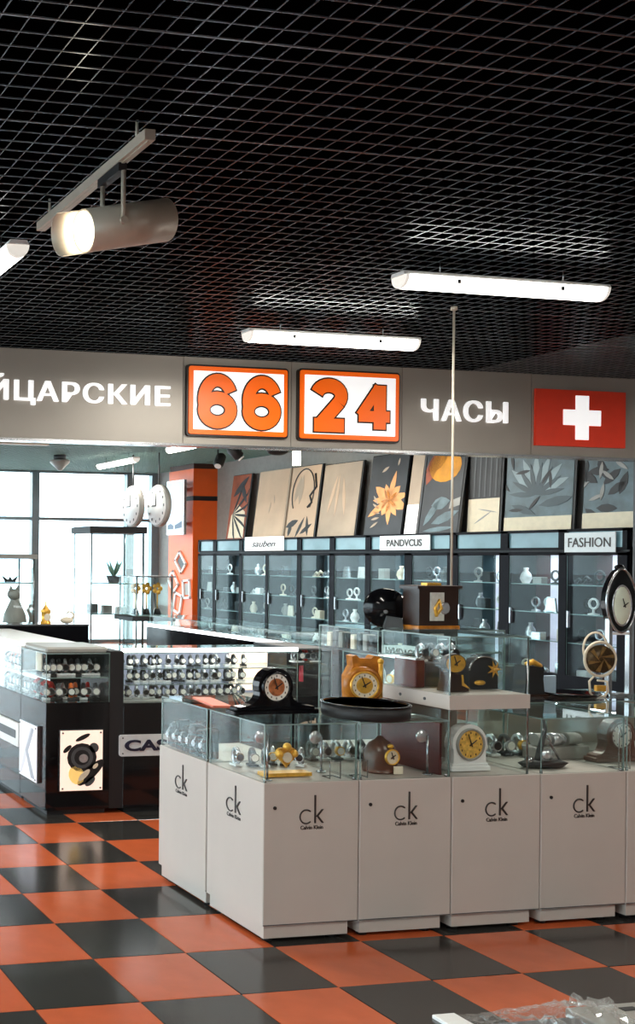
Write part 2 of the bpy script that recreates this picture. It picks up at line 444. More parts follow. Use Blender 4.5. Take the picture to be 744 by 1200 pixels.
MB().box(0, .955, -.022, 0, 0, .51).build('red_panel', FLAGR, fl)
cx, cz, a, hw = .485, .262, .20, .070
MB().prism([(cx-hw,cz-a),(cx+hw,cz-a),(cx+hw,cz-hw),(cx+a,cz-hw),(cx+a,cz+hw),(cx+hw,cz+hw),(cx+hw,cz+a),(cx-hw,cz+a),(cx-hw,cz+hw),(cx-a,cz+hw),(cx-a,cz-hw),(cx-hw,cz-hw)], -.027, -.022).build('cross', SIGNW, fl)

# ================================================================== CEILING LAMPS
def linear_lamp(loc, rz, label, L=1.37, power=LAMP_W):
    t = thing('ceiling_lamp', label, 'lamp', loc, rz, 'linear ceiling lamps')
    h = L/2
    b = MB(); b.prism([(-.055,-.022),(.055,-.022),(.045,0),(-.045,0)], -h, h)
    o = b.build('tray', WHITE, t)
    # rounded diffuser
    n = 10; prof = [(.06*math.cos(math.pi*k/n), -.022-.068*math.sin(math.pi*k/n)) for k in range(n+1)]
    MB().prism(prof, -h+.03, h-.03, smooth=True).build('diffuser', TUBE, t)
    for s in (-1, 1):
        MB().prism([(x*1.02, z*.99) for x, z in prof] , s*(h-.02)-.010, s*(h-.02)+.010).build('end_cap', CAPM, t)
        MB().cyl((0, s*h*.6, 0), (0, s*h*.6, .10), .004, n=6).build('hanger', STEEL, t)
    for s in (-.5, .5):
        MB().box(-.066, -.058, h*s-.012, h*s+.012, -.06, -.035).build('clip', STEEL, t)
    area('lamp_light', t, (0, 0, -.115), .10, L-.1, power)
    return t
Q = R(90)
linear_lamp((4.80, 5.08, CZ-.075), Q, 'bright linear ceiling lamp above the word ЧАСЫ, right of the other')
linear_lamp((4.78, 6.55, CZ-.075), Q, 'bright linear ceiling lamp just above the orange number boards')
linear_lamp((1.83, 5.66, CZ-.075), 0, 'linear ceiling lamp cut by the left frame edge, near the spotlight')
linear_lamp((7.47, 15.6, CZ-.075), 0, 'linear lamp under the fascia, seen before the window left of the column')
linear_lamp((7.30, 12.9, CZ-.075), 0, 'linear lamp just under the fascia beside the orange column top')
for n, (x, y, r_) in enumerate(((4.98, 1.2, Q), (1.9, 1.0, 0), (-1.2, 3.5, 0), (-1.2, 8.5, 0), (8.4, 5.4, 0), (6.3, 10.6, 0), (8.2, 11.6, 0), (-1.2, -1.5, 0))):  # added lamps out of view, to light the counters and fascia
    linear_lamp((x, y, CZ-.075), r_, 'added unseen linear ceiling lamp for fill light, %s of that row' % ORD[n], power=LAMP_W)

# track with spotlight
tk = thing('track_spotlight', 'grey cylindrical track spotlight hanging under its ceiling rail, lit', 'spotlight', (1.86, 4.19, CZ))
MB().box(-.022, .022, -.56, .56, -.10, -.06).box(-.006, .006, -.55, .55, -.104, -.098).build('rail', GREYM, tk)
for y in (-.45, .45): MB().cyl((0, y, -.06), (0, y, .02), .006, n=8).build('rail_hanger', GREYM, tk)
MB().box(-.018, .018, -.33, -.13, -.135, -.10).build('adapter', BLACKM, tk)
d = Vector((-.97, -.04, -.20)).normalized(); c = Vector((.0, -.24, -.335))
hd = MB(); hd.cyl(c-d*.25, c+d*.13, .088, .088, 28)
hd.cyl(c-d*.257, c-d*.25, .080, .088, 28)
head = hd.build('head', GREYM, tk)
vis = MB()
u = d.cross(Vector((0,0,1))).normalized(); v = u.cross(d)
V = []; n = 14
for k in range(n+1):
    a = R(-80 + 165*k/n)
    e = (u*math.cos(a) + v*math.sin(a))*(.089)
    V += [c+d*.10+e, c+d*.235+e*1.0, c+d*.235+e*.96, c+d*.10+e*.96]
F = []
for k in range(n):
    for q in range(4): F.append((4*k+q, 4*k+(q+1)%4, 4*k+4+(q+1)%4, 4*k+4+q))
vis.add(V, F + [(0,1,2,3), (4*n+3,4*n+2,4*n+1,4*n)], 0, True).build('visor', GREYM, head)
MB().cyl(c+d*.128, c+d*.134, .078, .078, 24).build('lens', LENS, head)
for s in (-1, 1):
    p = c + u*s*.090
    MB().tube([p+Vector((0,0,.202)), p+Vector((0,0,.06)), p], .010, 8).build('bracket_arm', GREYM, tk)
    MB().cyl(p-u*.012*1, p+u*.012, .016, n=12).build('pivot', GREYM, tk)
sl = bpy.data.lights.new('spot_light', 'SPOT'); sl.energy = 120; sl.spot_size = R(50); sl.spot_blend = .5; sl.color = (1, .86, .66); sl.shadow_soft_size = .05
so = bpy.data.objects.new('spot_light', sl); COL.objects.link(so); so.parent = tk; so.location = c+d*.16
so.rotation_euler = d.to_track_quat('-Z', 'Y').to_euler()

# suspension rod in front of the fascia
rod = thing('suspension_rod', 'thin pale vertical rod hanging from the ceiling in front of the fascia', 'rod', (5.25, 5.95, 1.42))
MB().cyl((0,0,0), (0,0,1.89), .007, n=8).build('rod', GREYM, rod)
MB().cyl((0,0,1.87), (0,0,1.892), .02, n=12).build('ceiling_plate', GREYM, rod)
MB().cyl((0,0,-.02), (0,0,0.02), .012, n=10).build('end_sleeve', STEEL, rod)

# things hanging under the far ceiling
def cone_spot(loc, label, m=BLACKM, dv=(-.5, -.4, -.75)):
    t = thing('ceiling_spot', label, 'spotlight', loc)
    MB().cyl((0,0,0), (0,0,CZ-loc[2]), .012, n=8).build('stem', m, t)
    d = Vector(dv).normalized()
    MB().lathe([(.03,.0),(.075,.03),(.075,.2),(.055,.23)], n=16).build('head', m, t, rot=d.to_track_quat('-Z','Y').to_euler())
    MB().cyl(d*-.0, d*.012, .05, n=14).build('lens', WHITE, t)
cone_spot((8.50, 14.3, 3.06), 'black spotlight in front of the orange column, lower of the pair')
cone_spot((8.39, 13.5, 3.10), 'black spotlight right of the orange column, upper of the pair', dv=(.5,-.4,-.7))
sp = thing('ceiling_speaker', 'black oval speaker under the far ceiling above the beige poster', 'speaker', (8.48, 12.75, 3.14))
MB().ball((0,0,0), (.16,.10,.07)).build('body', BLACKM, sp)
MB().cyl((0,0,.05), (0,0,.17), .015, n=8).build('stem', BLACKM, sp)
ds = thing('ceiling_downlight', 'small glowing downlight above the posters right of the oval speaker', 'lamp', (9.15, 13.3, 3.0))
MB().cyl((0,0,.0), (0,0,.2), .055, n=16).build('body', LENS, ds)
MB().cyl((0,0,.2), (0,0,.31), .06, n=16).build('collar', WHITE, ds)
cc = thing('ceiling_camera', 'small grey cone-shaped dome camera on the far ceiling before the window', 'camera', (6.54, 15.76, 3.06))
MB().lathe([(.03,0),(.16,.13),(.16,.17)], n=18).build('dome', GRY, cc)
MB().cyl((0,0,.17), (0,0,.25), .10, n=16).build('base', GRYD, cc)
lv = thing('louvre_lamp', 'beige louvred ceiling luminaire at the left edge just under the fascia', 'lamp', (4.7, 12.95, 3.10))
MB().box(-.55, .50, -.06, .06, .06, .20).build('housing', CREAM, lv)
MB().box(-.55, .50, -.05, .05, .03, .06).build('diffuser', CREAM, lv)
for k in range(9): MB().box(-.52+k*.12, -.48+k*.12, -.065, .065, .10, .19).build('louvre', BLACKM, lv)

# ================================================================== WHITE BRANDED ISLAND
ZC = 0.67; ZG = 0.915
def ck_logo(parent, face):
    b = MB()
    # c: arc, k: tall stem with two strokes; drawn in x,z around the logo centre
    pts = []
    n = 14
    for k in range(n+1):
        a = R(48 + 264*k/n); pts.append((-.026+.029*math.cos(a), 0, .028+.029*math.sin(a)))
    b.tube(pts, .0034, 6)
    b.box(.012, .0185, -.003, .003, 0, .118)
    b.add([(.0185,-.003,.027),(.046,-.003,.0575),(.054,-.003,.0575),(.026,-.003,.025),(.0185,.001,.027),(.046,.001,.0575),(.054,.001,.0575),(.026,.001,.025)], [(0,3,2,1),(4,5,6,7),(0,1,5,4),(1,2,6,5),(2,3,7,6),(3,0,4,7)])
    b.add([(.021,-.003,.030),(.027,-.003,.034),(.056,-.003,0),(.047,-.003,0),(.021,.001,.030),(.027,.001,.034),(.056,.001,0),(.047,.001,0)], [(0,3,2,1),(4,5,6,7),(0,1,5,4),(1,2,6,5),(2,3,7,6),(3,0,4,7)])
    me = LOGO_ME.setdefault('ck', b.mesh('logo', LOGO))
    tm = LOGO_ME.get('name') or LOGO_ME.setdefault('name', text_mesh('logo_name', 'Calvin Klein', LOGO, width=.105, height=.017, depth=.002, offset=0.008))
    if face == 'front':
        o = link('logo', me, parent, (.222, -.0012, .497)); link('logo_name', tm, o, (-.052, 0, -.026))
    else:
        o = link('logo', me, parent, (-.0012, .222, .497), (0, 0, -Q)); link('logo_name', tm, o, (-.052, 0, -.026))
LOGO_ME = {}
def glass_box(parent, x0, x1, y0, y1, z0, z1, t=.006, names='glass_pane', back=True, top=True):
    P = [(x0,x1,y0,y0+t,z0,z1-t), (x0,x0+t,y0+t,y1-t,z0,z1-t), (x1-t,x1,y0+t,y1-t,z0,z1-t)]
    if back: P.append((x0,x1,y1-t,y1,z0,z1-t))
    if top: P.append((x0,x1,y0,y1,z1-t,z1))
    for p in P: MB().pane(*p).build(names, [GLASS, EDGE], parent)
def ck_cabinet(x, y, label, w=.444, d=.44, faces=('front',), case=True, lock=True):
    t = thing('display_cabinet', label, 'cabinet', (x, y, 0), 0, 'white display cabinets of the island')
    MB().bbox(0, w, .0, d, .075, ZC, .003).build('body', WHITEL, t)
    MB().box(.012, w-.04, .012, d-.012, .018, .075).build('plinth', WHITEL, t)
    for fx in (.05, w-.09):
        for fy in (.05, d-.05): MB().cyl((fx,fy,0), (fx,fy,.018), .022, n=10).build('foot', BLACKM, t)
    MB().box(.001, w-.001, -.0008, .001, .0755, .079).build('base_groove', GRYD, t)
    if lock: MB().cyl((.05, -.004, .566), (.05, .002, .566), .0075, n=12).build('lock', BLACKM, t)
    for f in faces: ck_logo(t, f)
    if case:
        glass_box(t, .006, w-.006, .006, d-.006, ZC, ZG)
        for px in (.014, w-.014): MB().cyl((px, .016, ZC), (px, .016, ZC+.012), .006, n=8).build('glass_clip', STEEL, t)
    return t
IX, IY, IW = 2.51, 3.845, .449
ck_cabinet(IX, IY, 'white corner cabinet of the island with a logo on two faces', faces=('front','side'))
ck_cabinet(IX, IY+IW, 'white logo cabinet at the back left end of the island', faces=('side',), lock=False)
ck_cabinet(IX+IW, IY, 'white logo cabinet right of the corner one, round black tray on its glass')
ck_cabinet(IX+2*IW, IY, 'white logo cabinet carrying the two-level glass tower', case=False)
ck_cabinet(IX+3*IW, IY, 'white logo cabinet right of the glass tower cabinet')
ck_cabinet(IX+4*IW, IY, 'white logo cabinet cut off by the right frame edge')
# glass tower on the fourth cabinet
tw = thing('glass_tower', 'two-level glass tower with white middle shelf on the white island', 'showcase', (3.40, 3.856, ZC))
glass_box(tw, 0, .40, 0, .42, 0, .29, top=False)
MB().bbox(-.004, .404, -.004, .424, .29, .352, .002).build('middle_shelf', WHITEL, tw)
glass_box(tw, 0, .40, 0, .42, .352, .608)
for px in (.004, .396): MB().cyl((px, .004, 0), (px, .004, .60), .0035, n=6).build('corner_post', STEEL, tw)
for py in (.14, .29): MB().cyl((-.007, py, .32), (0.0, py, .32), .007, n=10).build('shelf_screw', GRYD, tw)
MB().box(.02, .39, .395, .405, .0, .28).build('back_panel', mat('taupe_panel', S(150,136,126), .5), tw)
# cabinets of the inner row
t = thing('display_cabinet', 'white inner cabinet behind the glass tower, carrying a tall glass case', 'cabinet', (3.40, 4.30, 0))
MB().bbox(0, .70, 0, .44, .0, ZC, .003).build('body', WHITEL, t)
glass_box(t, .0, .70, .0, .44, ZC, 1.272)
MB().pane(.008, .69, .012, .428, 1.155, 1.163).build('glass_shelf', [GLASS, EDGE], t)
MB().box(.006, .012, .012, .428, 1.152, 1.166).build('shelf_edge', GRYD, t)
t = thing('display_cabinet', 'white inner cabinet of the island under the bronze disc clock', 'cabinet', (4.12, 4.30, 0))
MB().bbox(0, .98, 0, .44, .0, ZC, .003).build('body', WHITEL, t)
glass_box(t, .0, .98, .0, .44, ZC, ZG)
MB().box(.02, .96, .20, .21, ZC, ZG-.03).build('back_panel', MATS['taupe_panel'], t)

# ------------------------------------------------------------------ clocks and small goods of the island
def hands(parent, c, r, m=BLACKM):
    MB().prism([(-.003,-.01),(.003,-.01),(.002,r*.55),(-.002,r*.55)], -.001, .001).build('hour_hand', m, parent, c, (0, R(55), 0))
    MB().prism([(-.0025,-.01),(.0025,-.01),(.0015,r*.8),(-.0015,r*.8)], -.001, .001).build('minute_hand', m, parent, (c[0], c[1]-.002, c[2]), (0, R(-20), 0))
def dial(parent, c, r, bez, face, art=None, ticks=True):
    d_ = MB().lathe([(r*1.16, .0), (r*1.16,-.008), (r*1.05,-.012), (r,-.006), (r,.0)], c, 28, 'Y').build('bezel', bez, parent)
    MB().lathe([(r, -.001), (r, -.004)], c, 28, 'Y').build('dial', face, parent)
    if art: MB().lathe([(r*.66, -.004), (r*.66, -.006)], c, 24, 'Y').build('dial_centre', art, parent)
    if ticks:
        b = MB()
        for k in range(12):
            a = R(30*k); x, z = c[0]+r*.83*math.sin(a), c[2]+r*.83*math.cos(a)
            b.box(x-r*.03, x+r*.03, c[1]-.006, c[1]-.003, z-r*.07, z+r*.07)
        b.build('hour_marks', LOGO, parent)
    hands(parent, (c[0], c[1]-.008, c[2]), r)
def tambour(loc, label, W, H, rd, m, face, art=None, dep=.07, rz=0):
    """hat-shaped mantel clock: base slab, curved case, dial"""
    t = thing('mantel_clock', label, 'clock', loc, rz)
    MB().bbox(-W/2, W/2, 0, dep, 0, H*.10, .004).build('base', m, t)
    MB().bbox(-W*.46, W*.46, .006, dep-.006, H*.10, H*.16, .003).build('base_step', m, t)
    P = []; rc = rd*1.42; zc = H-rc
    P.append((W*.42, H*.16))
    for k in range(7):    # flaring foot
        s = k/6; P.append((W*.42 - (W*.42-rc*.93)*(1-(1-s)**2.2), H*.16 + (zc*.82-H*.16)*s**1.6))
    for k in range(15):
        a = R(-12 + 204*k/14); P.append((rc*math.cos(a), zc+rc*math.sin(a)))
    for k in range(6, -1, -1):
        s = k/6; P.append((-(W*.42 - (W*.42-rc*.93)*(1-(1-s)**2.2)), H*.16 + (zc*.82-H*.16)*s**1.6))
    P.append((-W*.42, H*.16))
    MB().prism(P, .010, dep-.010, smooth=False).build('case', m, t)
    dial(t, (0, .010, zc), rd, m if m is not WHITE else GRY, face, art)
    return t
tambour((2.737, 4.10, ZG), 'black hat-shaped mantel clock with brown dial on the corner glass case', .42, .205, .060, BLACK, DIAL, mat('ship_art', S(176,104,60), .5, var=.6, scale=30))
tambour((3.580, 3.93, ZC+.004), 'white rounded mantel clock with golden dial in the tower base', .20, .205, .062, WHITE, mat('gold_dial', S(226,178,84), .4, var=.3, scale=60))
tambour((4.475, 4.02, ZC+.004), 'brown hat-shaped mantel clock with silver dial in the rightmost case', .29, .20, .056, BROWN, mat('pale_silver_dial', S(214,212,204), .35))
# round black tray
tr = thing('round_tray', 'round black tray on the island glass beside the amber clock', 'tray', (3.10, 4.00, ZG))
MB().lathe([(.0,.0),(.172,.0),(.178,.01),(.178,.055),(.170,.055),(.170,.012),(0,.012)], n=40).build('dish', BLACKM, tr)
MB().lathe([(.170,.055),(.181,.055),(.181,.062),(.170,.062),(.170,.055)], n=40).build('rim', BLACK, tr)
# amber clock
am = thing('amber_clock', 'amber wooden table clock with round golden dial behind the black tray', 'clock', (3.235, 4.175, ZG))
am.rotation_euler = (0, 0, R(-15))
MB().bbox(-.075, .08, .0, .09, 0, .03, .005).build('base', AMBER, am)
MB().prism([(-.07,.03),(.075,.03),(.07,.09),(.078,.16),(.062,.2),(.07,.245),(.045,.25),(.03,.235),(-.02,.235),(-.035,.25),(-.055,.245),(-.05,.2),(-.075,.15)], .012, .08).build('body', AMBER, am)
MB().lathe([(.08,.012),(.088,-.004),(.080,-.020),(.060,-.022),(.06,.0)], (-.012,0,.115), 30, 'Y').build('ring', AMBER, am)
dial(am, (-.012, -.018, .115), .056, GOLD, CREAM, GOLD)
MB().cyl((.065,-.005,.06), (.065,-.005,.22), .010, n=10).ball((.065,-.005,.225), .014).build('pillar', GOLD, am)
# heart clock in the corner case
hc = thing('heart_clock', 'small golden heart ornament clock on a glass stand in the corner case', 'clock', (2.686, 3.965, ZC+.004))
MB().box(-.11, .11, -.03, .03, 0, .016).build('base', GOLD, hc)
MB().box(-.06, .06, .0, .008, .016, .16).build('glass_plate', [GLASS], hc)
P = []
for k in range(24):
    a = 2*math.pi*k/24; P.append((.0030*16*math.sin(a)**3, .085 + .0030*(13*math.cos(a)-5*math.cos(2*a)-2*math.cos(3*a)-math.cos(4*a))))
MB().prism(P, -.014, 0).build('heart', GOLD, hc)
MB().ball((0,-.016,.125), .018).ball((-.035,-.016,.095), .016).ball((.035,-.016,.095), .016).build('flowers', GOLD, hc)
MB().lathe([(.022,-.016),(.022,-.020)], (0,0,.08), 18, 'Y').build('dial', CREAM, hc)
# helmet-like clock with tag
hm = thing('dome_clock', 'dark brown dome-shaped table clock with a cream price tag', 'clock', (3.168, 3.99, ZC+.004))
MB().lathe([(.075,0),(.078,.02),(.07,.05),(.072,.09),(.05,.125),(.02,.145),(.012,.155),(0,.156)], n=22, sy=.8).build('dome', BROWN, hm)
dial(hm, (.012, -.058, .072), .030, GOLD, CREAM, None, False)
MB().ball((.012,-.05,.118), (.014,.012,.010)).build('knob', GOLD, hm)
MB().box(.012, .055, -.075, -.070, 0, .034).build('price_tag', CREAM, hm)
# burgundy board beside the tower
MB().box(0, .012, 0, .36, 0, .225).build('burgundy_board', BURG)
o = bpy.data.objects['burgundy_board']; o.location = (3.376, 3.885, ZC+.002); tag(o, 'burgundy board standing upright against the left of the glass tower', 'board')
def disc_stand(loc, label, h=.15, side=-1):
    t = thing('watch_stand', label, 'watch stand', loc)
    MB().cyl((0,0,0), (0,0,h), .005, n=8).build('post', STEEL, t)
    MB().cyl((0,0,0), (0,0,.004), .02, n=14).build('foot', STEEL, t)
    MB().lathe([(.027,.004),(.029,0),(.027,-.005),(.0,-.006)], (side*.030,0,h-.008), 18, 'Y').build('disc', SILV, t)
    return t
disc_stand((3.335, 3.905, ZC+.002), 'silver disc on a thin post before the burgundy board', .175)
disc_stand((2.560, 3.90, ZC+.002), 'silver disc on a thin post at the corner case front edge', .19)
disc_stand((2.90, 4.02, ZC+.002), 'silver disc on a thin post at the right of the heart clock', .16)
def wire_stand(loc, label, w_=.05, h=.075):
    t = tag(MB().tube([(-w_/2,0,0),(-w_/2,0,h),(w_/2,0,h),(w_/2,0,0)], .0025, 6).tube([(-w_/2,0,.003),(-w_/2,.05,.003),(w_/2,.05,.003),(w_/2,0,.003)], .0025, 6).build('wire_stand', STEEL), label, 'display stand')
    t.location = loc
wire_stand((2.87, 3.885, ZC), 'bent wire display stand in the corner case near its right edge')
wire_stand((3.00, 3.885, ZC), 'bent wire display stand left of the dome clock')
wire_stand((4.335, 3.885, ZC), 'tall bent wire display stand before the brown mantel clock', .06, .20)
# rolls of watch boxes in the back left case
for k in range(6):
    b = thing('watch_roll', '%s dark watch cushion from the left in the back left case' % ORD[k], 'watch cushion', (2.56, 4.68-.062*k, ZC+.002), 0, 'dark watch cushions')
    MB().bbox(-.02, .05, -.024, .024, 0, .12+.02*(k % 2), .012).build('cushion', BLACKM if k % 3 else GRYD, b)
    MB().tube([(-.024,0,.03+.03*math.sin(a)) if False else (-.02-.014*math.sin(a), .0, .06+.034*math.cos(a)) for a in [R(x) for x in range(0,181,30)]], .004, 6).build('strap', SILV, b)
    MB().cyl((-.034,0,.06), (-.040,0,.06), .015, n=14).build('watch_case', STEEL, b)
b = tag(MB().bbox(0, .30, 0, .09, 0, .006, .002).build('leaflet', mat('coral_paper', S(232,120,92), .5)), 'coral red leaflet on the glass of the back left case', 'leaflet'); b.location = (2.54, 4.40, ZG); b.rotation_euler = (0,0,R(78)); b.location = (2.66, 4.33, ZG)

# small watches: several looks, one mesh each
def watch_mesh(name, strap, case, face, stand):
    b = MB()
    b.tube([(0, .012-.022*math.cos(a)*.9+.02, .034+.030*math.sin(a)) for a in [R(x) for x in range(0,360,40)]], .008, 6, 0, True)
    b.cyl((0,.016,.034), (0,.004,.034), .017, n=12, m=1)
    b.cyl((0,.0042,.034), (0,.0028,.034), .013, n=12, m=2)
    b.box(-.016,.016,.01,.05,0,.008,3)
    return b.mesh(name, [strap, case, face, stand])
WM = [watch_mesh('wristwatch', BLACKM, STEEL, DIAL, WHITE), watch_mesh('wristwatch', SILV, STEEL, BLACKM, WHITE),
      watch_mesh('wristwatch', RED, STEEL, BLACKM, GRYD), watch_mesh('wristwatch', ORS, BLACKM, DIAL, GRYD),
      watch_mesh('wristwatch', SILV, GOLD, DIAL, GRYD), watch_mesh('wristwatch', GRYD, SILV, DIAL, BLACKM)]
NTH = ORD + ['twelfth','thirteenth','fourteenth','fifteenth','sixteenth','seventeenth']
LOOK = ['black-strapped', 'steel', 'red-strapped', 'orange-strapped', 'gold-cased', 'grey-strapped']
WCOUNT = {}
def watch(k, loc, rz, label, group, sc=1.0):
    n = WCOUNT[label] = WCOUNT.get(label, -1) + 1
    label = '%s watch, %s from the %s, %s' % (LOOK[k], NTH[n], 'near end' if rz < -1.5 else 'left', label.split('watch ', 1)[1])
    o = link('wristwatch', WM[k], None, loc, (0,0,rz)); o.scale = (sc,)*3
    return tag(o, label, 'watch', group)
for k in range(6): watch((1,5,1,4,5,1)[k], (2.60+.05*k+.01*(k%2), 4.16-.02*(k%3), ZC+.003), R(-10*k), 'steel watch on a small stand inside the corner case', 'watches in the corner case', 1.2)
for k in range(5): watch((5,1,4,1,5)[k], (3.02+.065*k, 4.22, ZC+.003), 0, 'steel watch in the case under the black tray', 'watches under the tray', 1.3)
for k in range(5): watch((5,1,5,4,1)[k], (3.90+.075*k, 4.20, ZC+.003), 0, 'steel watch in the case right of the tower', 'watches right of the tower', 1.5)
# tower upper level
gd = thing('desk_clock', 'golden round desk clock on a curved dark foot in the tower top', 'clock', (3.515, 3.97, 1.025))
MB().prism([(-.055,0),(.06,0),(.055,.012),(.025,.03),(.018,.075),(-.035,.085),(-.05,.03)], -.03, .03).build('foot', DKWOOD, gd)
MB().prism([(.02,.028),(.06,.012),(.055,.018),(.028,.04),(.024,.075),(.018,.075)], -.034, -.03).build('inlay', GOLD, gd)
MB().lathe([(.05,.02),(.058,.0),(.056,-.015),(.05,-.018),(.05,.0)], (-.008,-.01,.125), 28, 'Y', sy=.78).build('rim', DKWOOD, gd)
MB().lathe([(.052,-.012),(.052,-.016)], (-.008,-.01,.125), 28, 'Y', sy=.78).build('dial', GOLD, gd)
hands(gd, (-.008, -.030, .125), .045)
ac = thing('arch_clock', 'black arched clock with a golden leaf figure in the tower top', 'clock', (3.72, 4.02, 1.025))
P = [(-.075,0),(.075,0)] + [(.075*math.cos(R(a)), .085+.06*math.sin(R(a))) for a in range(0,181,20)]
MB().prism(P, 0, .05).build('case', BLACKM, ac)
MB().tube([(.078*math.cos(R(a)), -.004, .085+.063*math.sin(R(a))) for a in range(0,181,15)], .004, 6).build('arch_trim', STEEL, ac)
b = MB()
for k in range(7):
    a = R(360*k/7); cx, cz = .045, .09
    b.add([(cx,-.008,cz),(cx+.016*math.cos(a+.4),-.014,cz+.016*math.sin(a+.4)),(cx+.038*math.cos(a),-.010,cz+.042*math.sin(a)),(cx+.016*math.cos(a-.4),-.014,cz+.016*math.sin(a-.4)),(cx,-.002,cz)], [(0,3,2,1),(4,1,2,3),(0,1,4),(0,4,3)])
b.ball((.045,-.014,.09), .010, 10, 6).build('leaf_figure', GOLD, ac)
MB().ball((-.03,-.012,.03), (.03,.01,.012), 12, 6).build('gold_boat', GOLD, ac)
pf = thing('photo_frame', 'small dark frame between the desk clock and the arched clock', 'frame', (3.60, 4.08, 1.025), R(8))
MB().box(-.055, .055, 0, .010, 0, .10).build('frame', GRYD, pf)
MB().box(-.045, .045, -.002, .001, .01, .09).build('print', BRONZE, pf)
bx = thing('watch_box', 'burgundy presentation box at the left of the tower top', 'box', (3.435, 4.10, 1.025))
MB().bbox(0, .05, 0, .14, 0, .125, .004).build('box', BURG, bx)
MB().box(.0, .05, -.0, .14, .125, .133).build('lid_trim', SILV, bx)
for k in range(4): watch((1,5,1,1)[k], (3.55+.055*k, 4.17, 1.025+.11), 0, 'silver watch on the riser in the tower', 'watches on the tower riser', 1.2)
rs = tag(MB().bbox(3.52, 3.79, 4.14, 4.24, 1.0225, 1.134, .004).build('riser', GRYD), 'dark grey riser block at the back of the tower top', 'riser')
for k in range(3): watch((1,1,5)[k], (3.62+.05*k, 4.02, ZC+.004), 0, 'silver watch in the tower base', 'watches in the tower base', 1.2)
# black wave clock with a steel figure
wc = thing('wave_clock', 'low black boat-shaped clock with a steel figure right of the tower', 'clock', (3.99, 3.97, ZC+.004))
MB().lathe([(0,0),(.10,0),(.125,.018),(.09,.03),(0,.034)], n=26, sy=.42).build('base', BLACKM, wc)
MB().tube([(-.03,0,.03),(-.012,0,.10),(.01,0,.17),(.0,0,.215)], [.014,.012,.008,.006], 8).build('figure', GRYD, wc)
MB().tube([(.0,0,.17),(.035,-.005,.10),(.075,-.01,.035)], .005, 8).build('arm', STEEL, wc)
MB().lathe([(.026,0),(.026,-.012),(.0,-.014)], (.0,-.02,.06), 18, 'Y').build('dial', SILV, wc)
MB().cyl((-.085,-.01,.02), (-.085,-.01,.05), .018, n=14).build('cup', STEEL, wc)
# vases of watch rolls (pale cylinders)
for k in range(3):
    o = tag(MB().cyl((0,0,0), (.06,0,0), .030, n=18).cyl((.06,0,0), (.075,0,0), .024, n=18).build('watch_pillow', (GRY, SILV, GRY)[k]), '%s of three pale watch pillows left of the brown mantel clock' % ORD[k], 'watch cushion'); o.location = (4.13+.085*k, 4.16, ZC+.09)
o = tag(MB().bbox(4.10, 4.40, 4.12, 4.20, ZC+.001, ZC+.060, .004).build('pillow_rest', GRY), 'grey bar under the pale watch pillows', 'stand')

# items on the upper glass
ht = thing('disc_clock', 'black round disc clock seen from behind on the tall glass case', 'clock', (3.655, 4.58, 1.272))
ht.rotation_euler = (0, 0, R(-28))
MB().lathe([(0,.02),(.07,.018),(.098,.006),(.10,-.002),(.09,-.012),(0,-.016)], (0,0,.095), 32, 'Y').build('disc', BLACK, ht)
MB().prism([(-.01,0),(.075,0),(.07,.045),(.005,.055)], -.05, -.012).build('foot', GRYD, ht)
MB().cyl((.0,-.018,.075), (0,-.03,.075), .010, n=10).build('winding_knob', STEEL, ht)
wd = thing('box_clock', 'dark wooden box clock with a silver and gold plate on the tall glass case', 'clock', (3.83, 4.42, 1.272))
MB().box(-.11, .11, 0, .11, .012, .195).build('case', DKWOOD, wd)
MB().bbox(-.128, .128, -.012, .12, .195, .212, .003).build('top_board', DKWOOD, wd)
MB().bbox(-.118, .118, -.006, .115, 0, .014, .003).build('bottom_board', AMBER, wd)
MB().box(-.050, .026, -.006, 0, .038, .178).build('plate', mat('pale_plate', S(206,204,196), .35, var=.15, scale=40), wd)
MB().tube([(-.02,-.010,.06),(-.03,-.012,.10),(-.008,-.012,.14),(.005,-.012,.10),(-.02,-.010,.07)], .008, 8).build('gold_figure', GOLD, wd)
MB().lathe([(.030,-.002),(.030,-.008),(.024,-.010)], (.028,0,.10), 20, 'Y').build('dial_ring', SILV, wd)
MB().box(-.05, .03, .02, .06, .212, .225).build('gold_bar', GOLD, wd)
# glass-case stripes: standing pale and dark boxes on the glass shelf
for k in range(8):
    o = tag(MB().bbox(0, .05, 0, .030, 0, .072+.012*((k*3) % 4)/3, .003).build('strap_card', (CREAM, GRYD, GRY, BLACKM)[k % 4]), '%s standing strap card from the left on the tall case shelf' % ORD[k], 'card'); o.location = (3.43, 4.69-.045*k, 1.163)
# bronze disc clock
bd = thing('bronze_clock', 'round bronze openwork clock on a wire foot, right on the island', 'clock', (4.795, 4.44, ZG))
bd.rotation_euler = (0, 0, R(-12))
MB().lathe([(0,.012),(.072,.010),(.072,-.010),(0,-.012)], (0,0,.195), 32, 'Y').build('disc', mat('dark_bronze', S(84,66,42), .4, metal=.5, var=.5, scale=60), bd)
MB().tube([(.078*math.cos(R(a)), -.004, .195+.088*math.sin(R(a))) for a in range(0,360,15)], .007, 8, 0, True).build('ring', CREAM, bd)
MB().tube([(.062*math.cos(R(a)), .03, .245+.085*math.sin(R(a))) for a in range(0,360,18)], .005, 8, 0, True).build('rear_ring', CREAM, bd)
MB().tube([(-.02,0,.115),(-.05,0,.08),(-.045,0,.02),(-.03,0,.005),(.03,0,.005),(.045,0,.03),(.04,0,.08),(-.01,0,.085)], .005, 8).build('wire_foot', CREAM, bd)
MB().bbox(-.02, .03, -.01, .01, .03, .06, .002).build('name_plate', GOLD, bd)
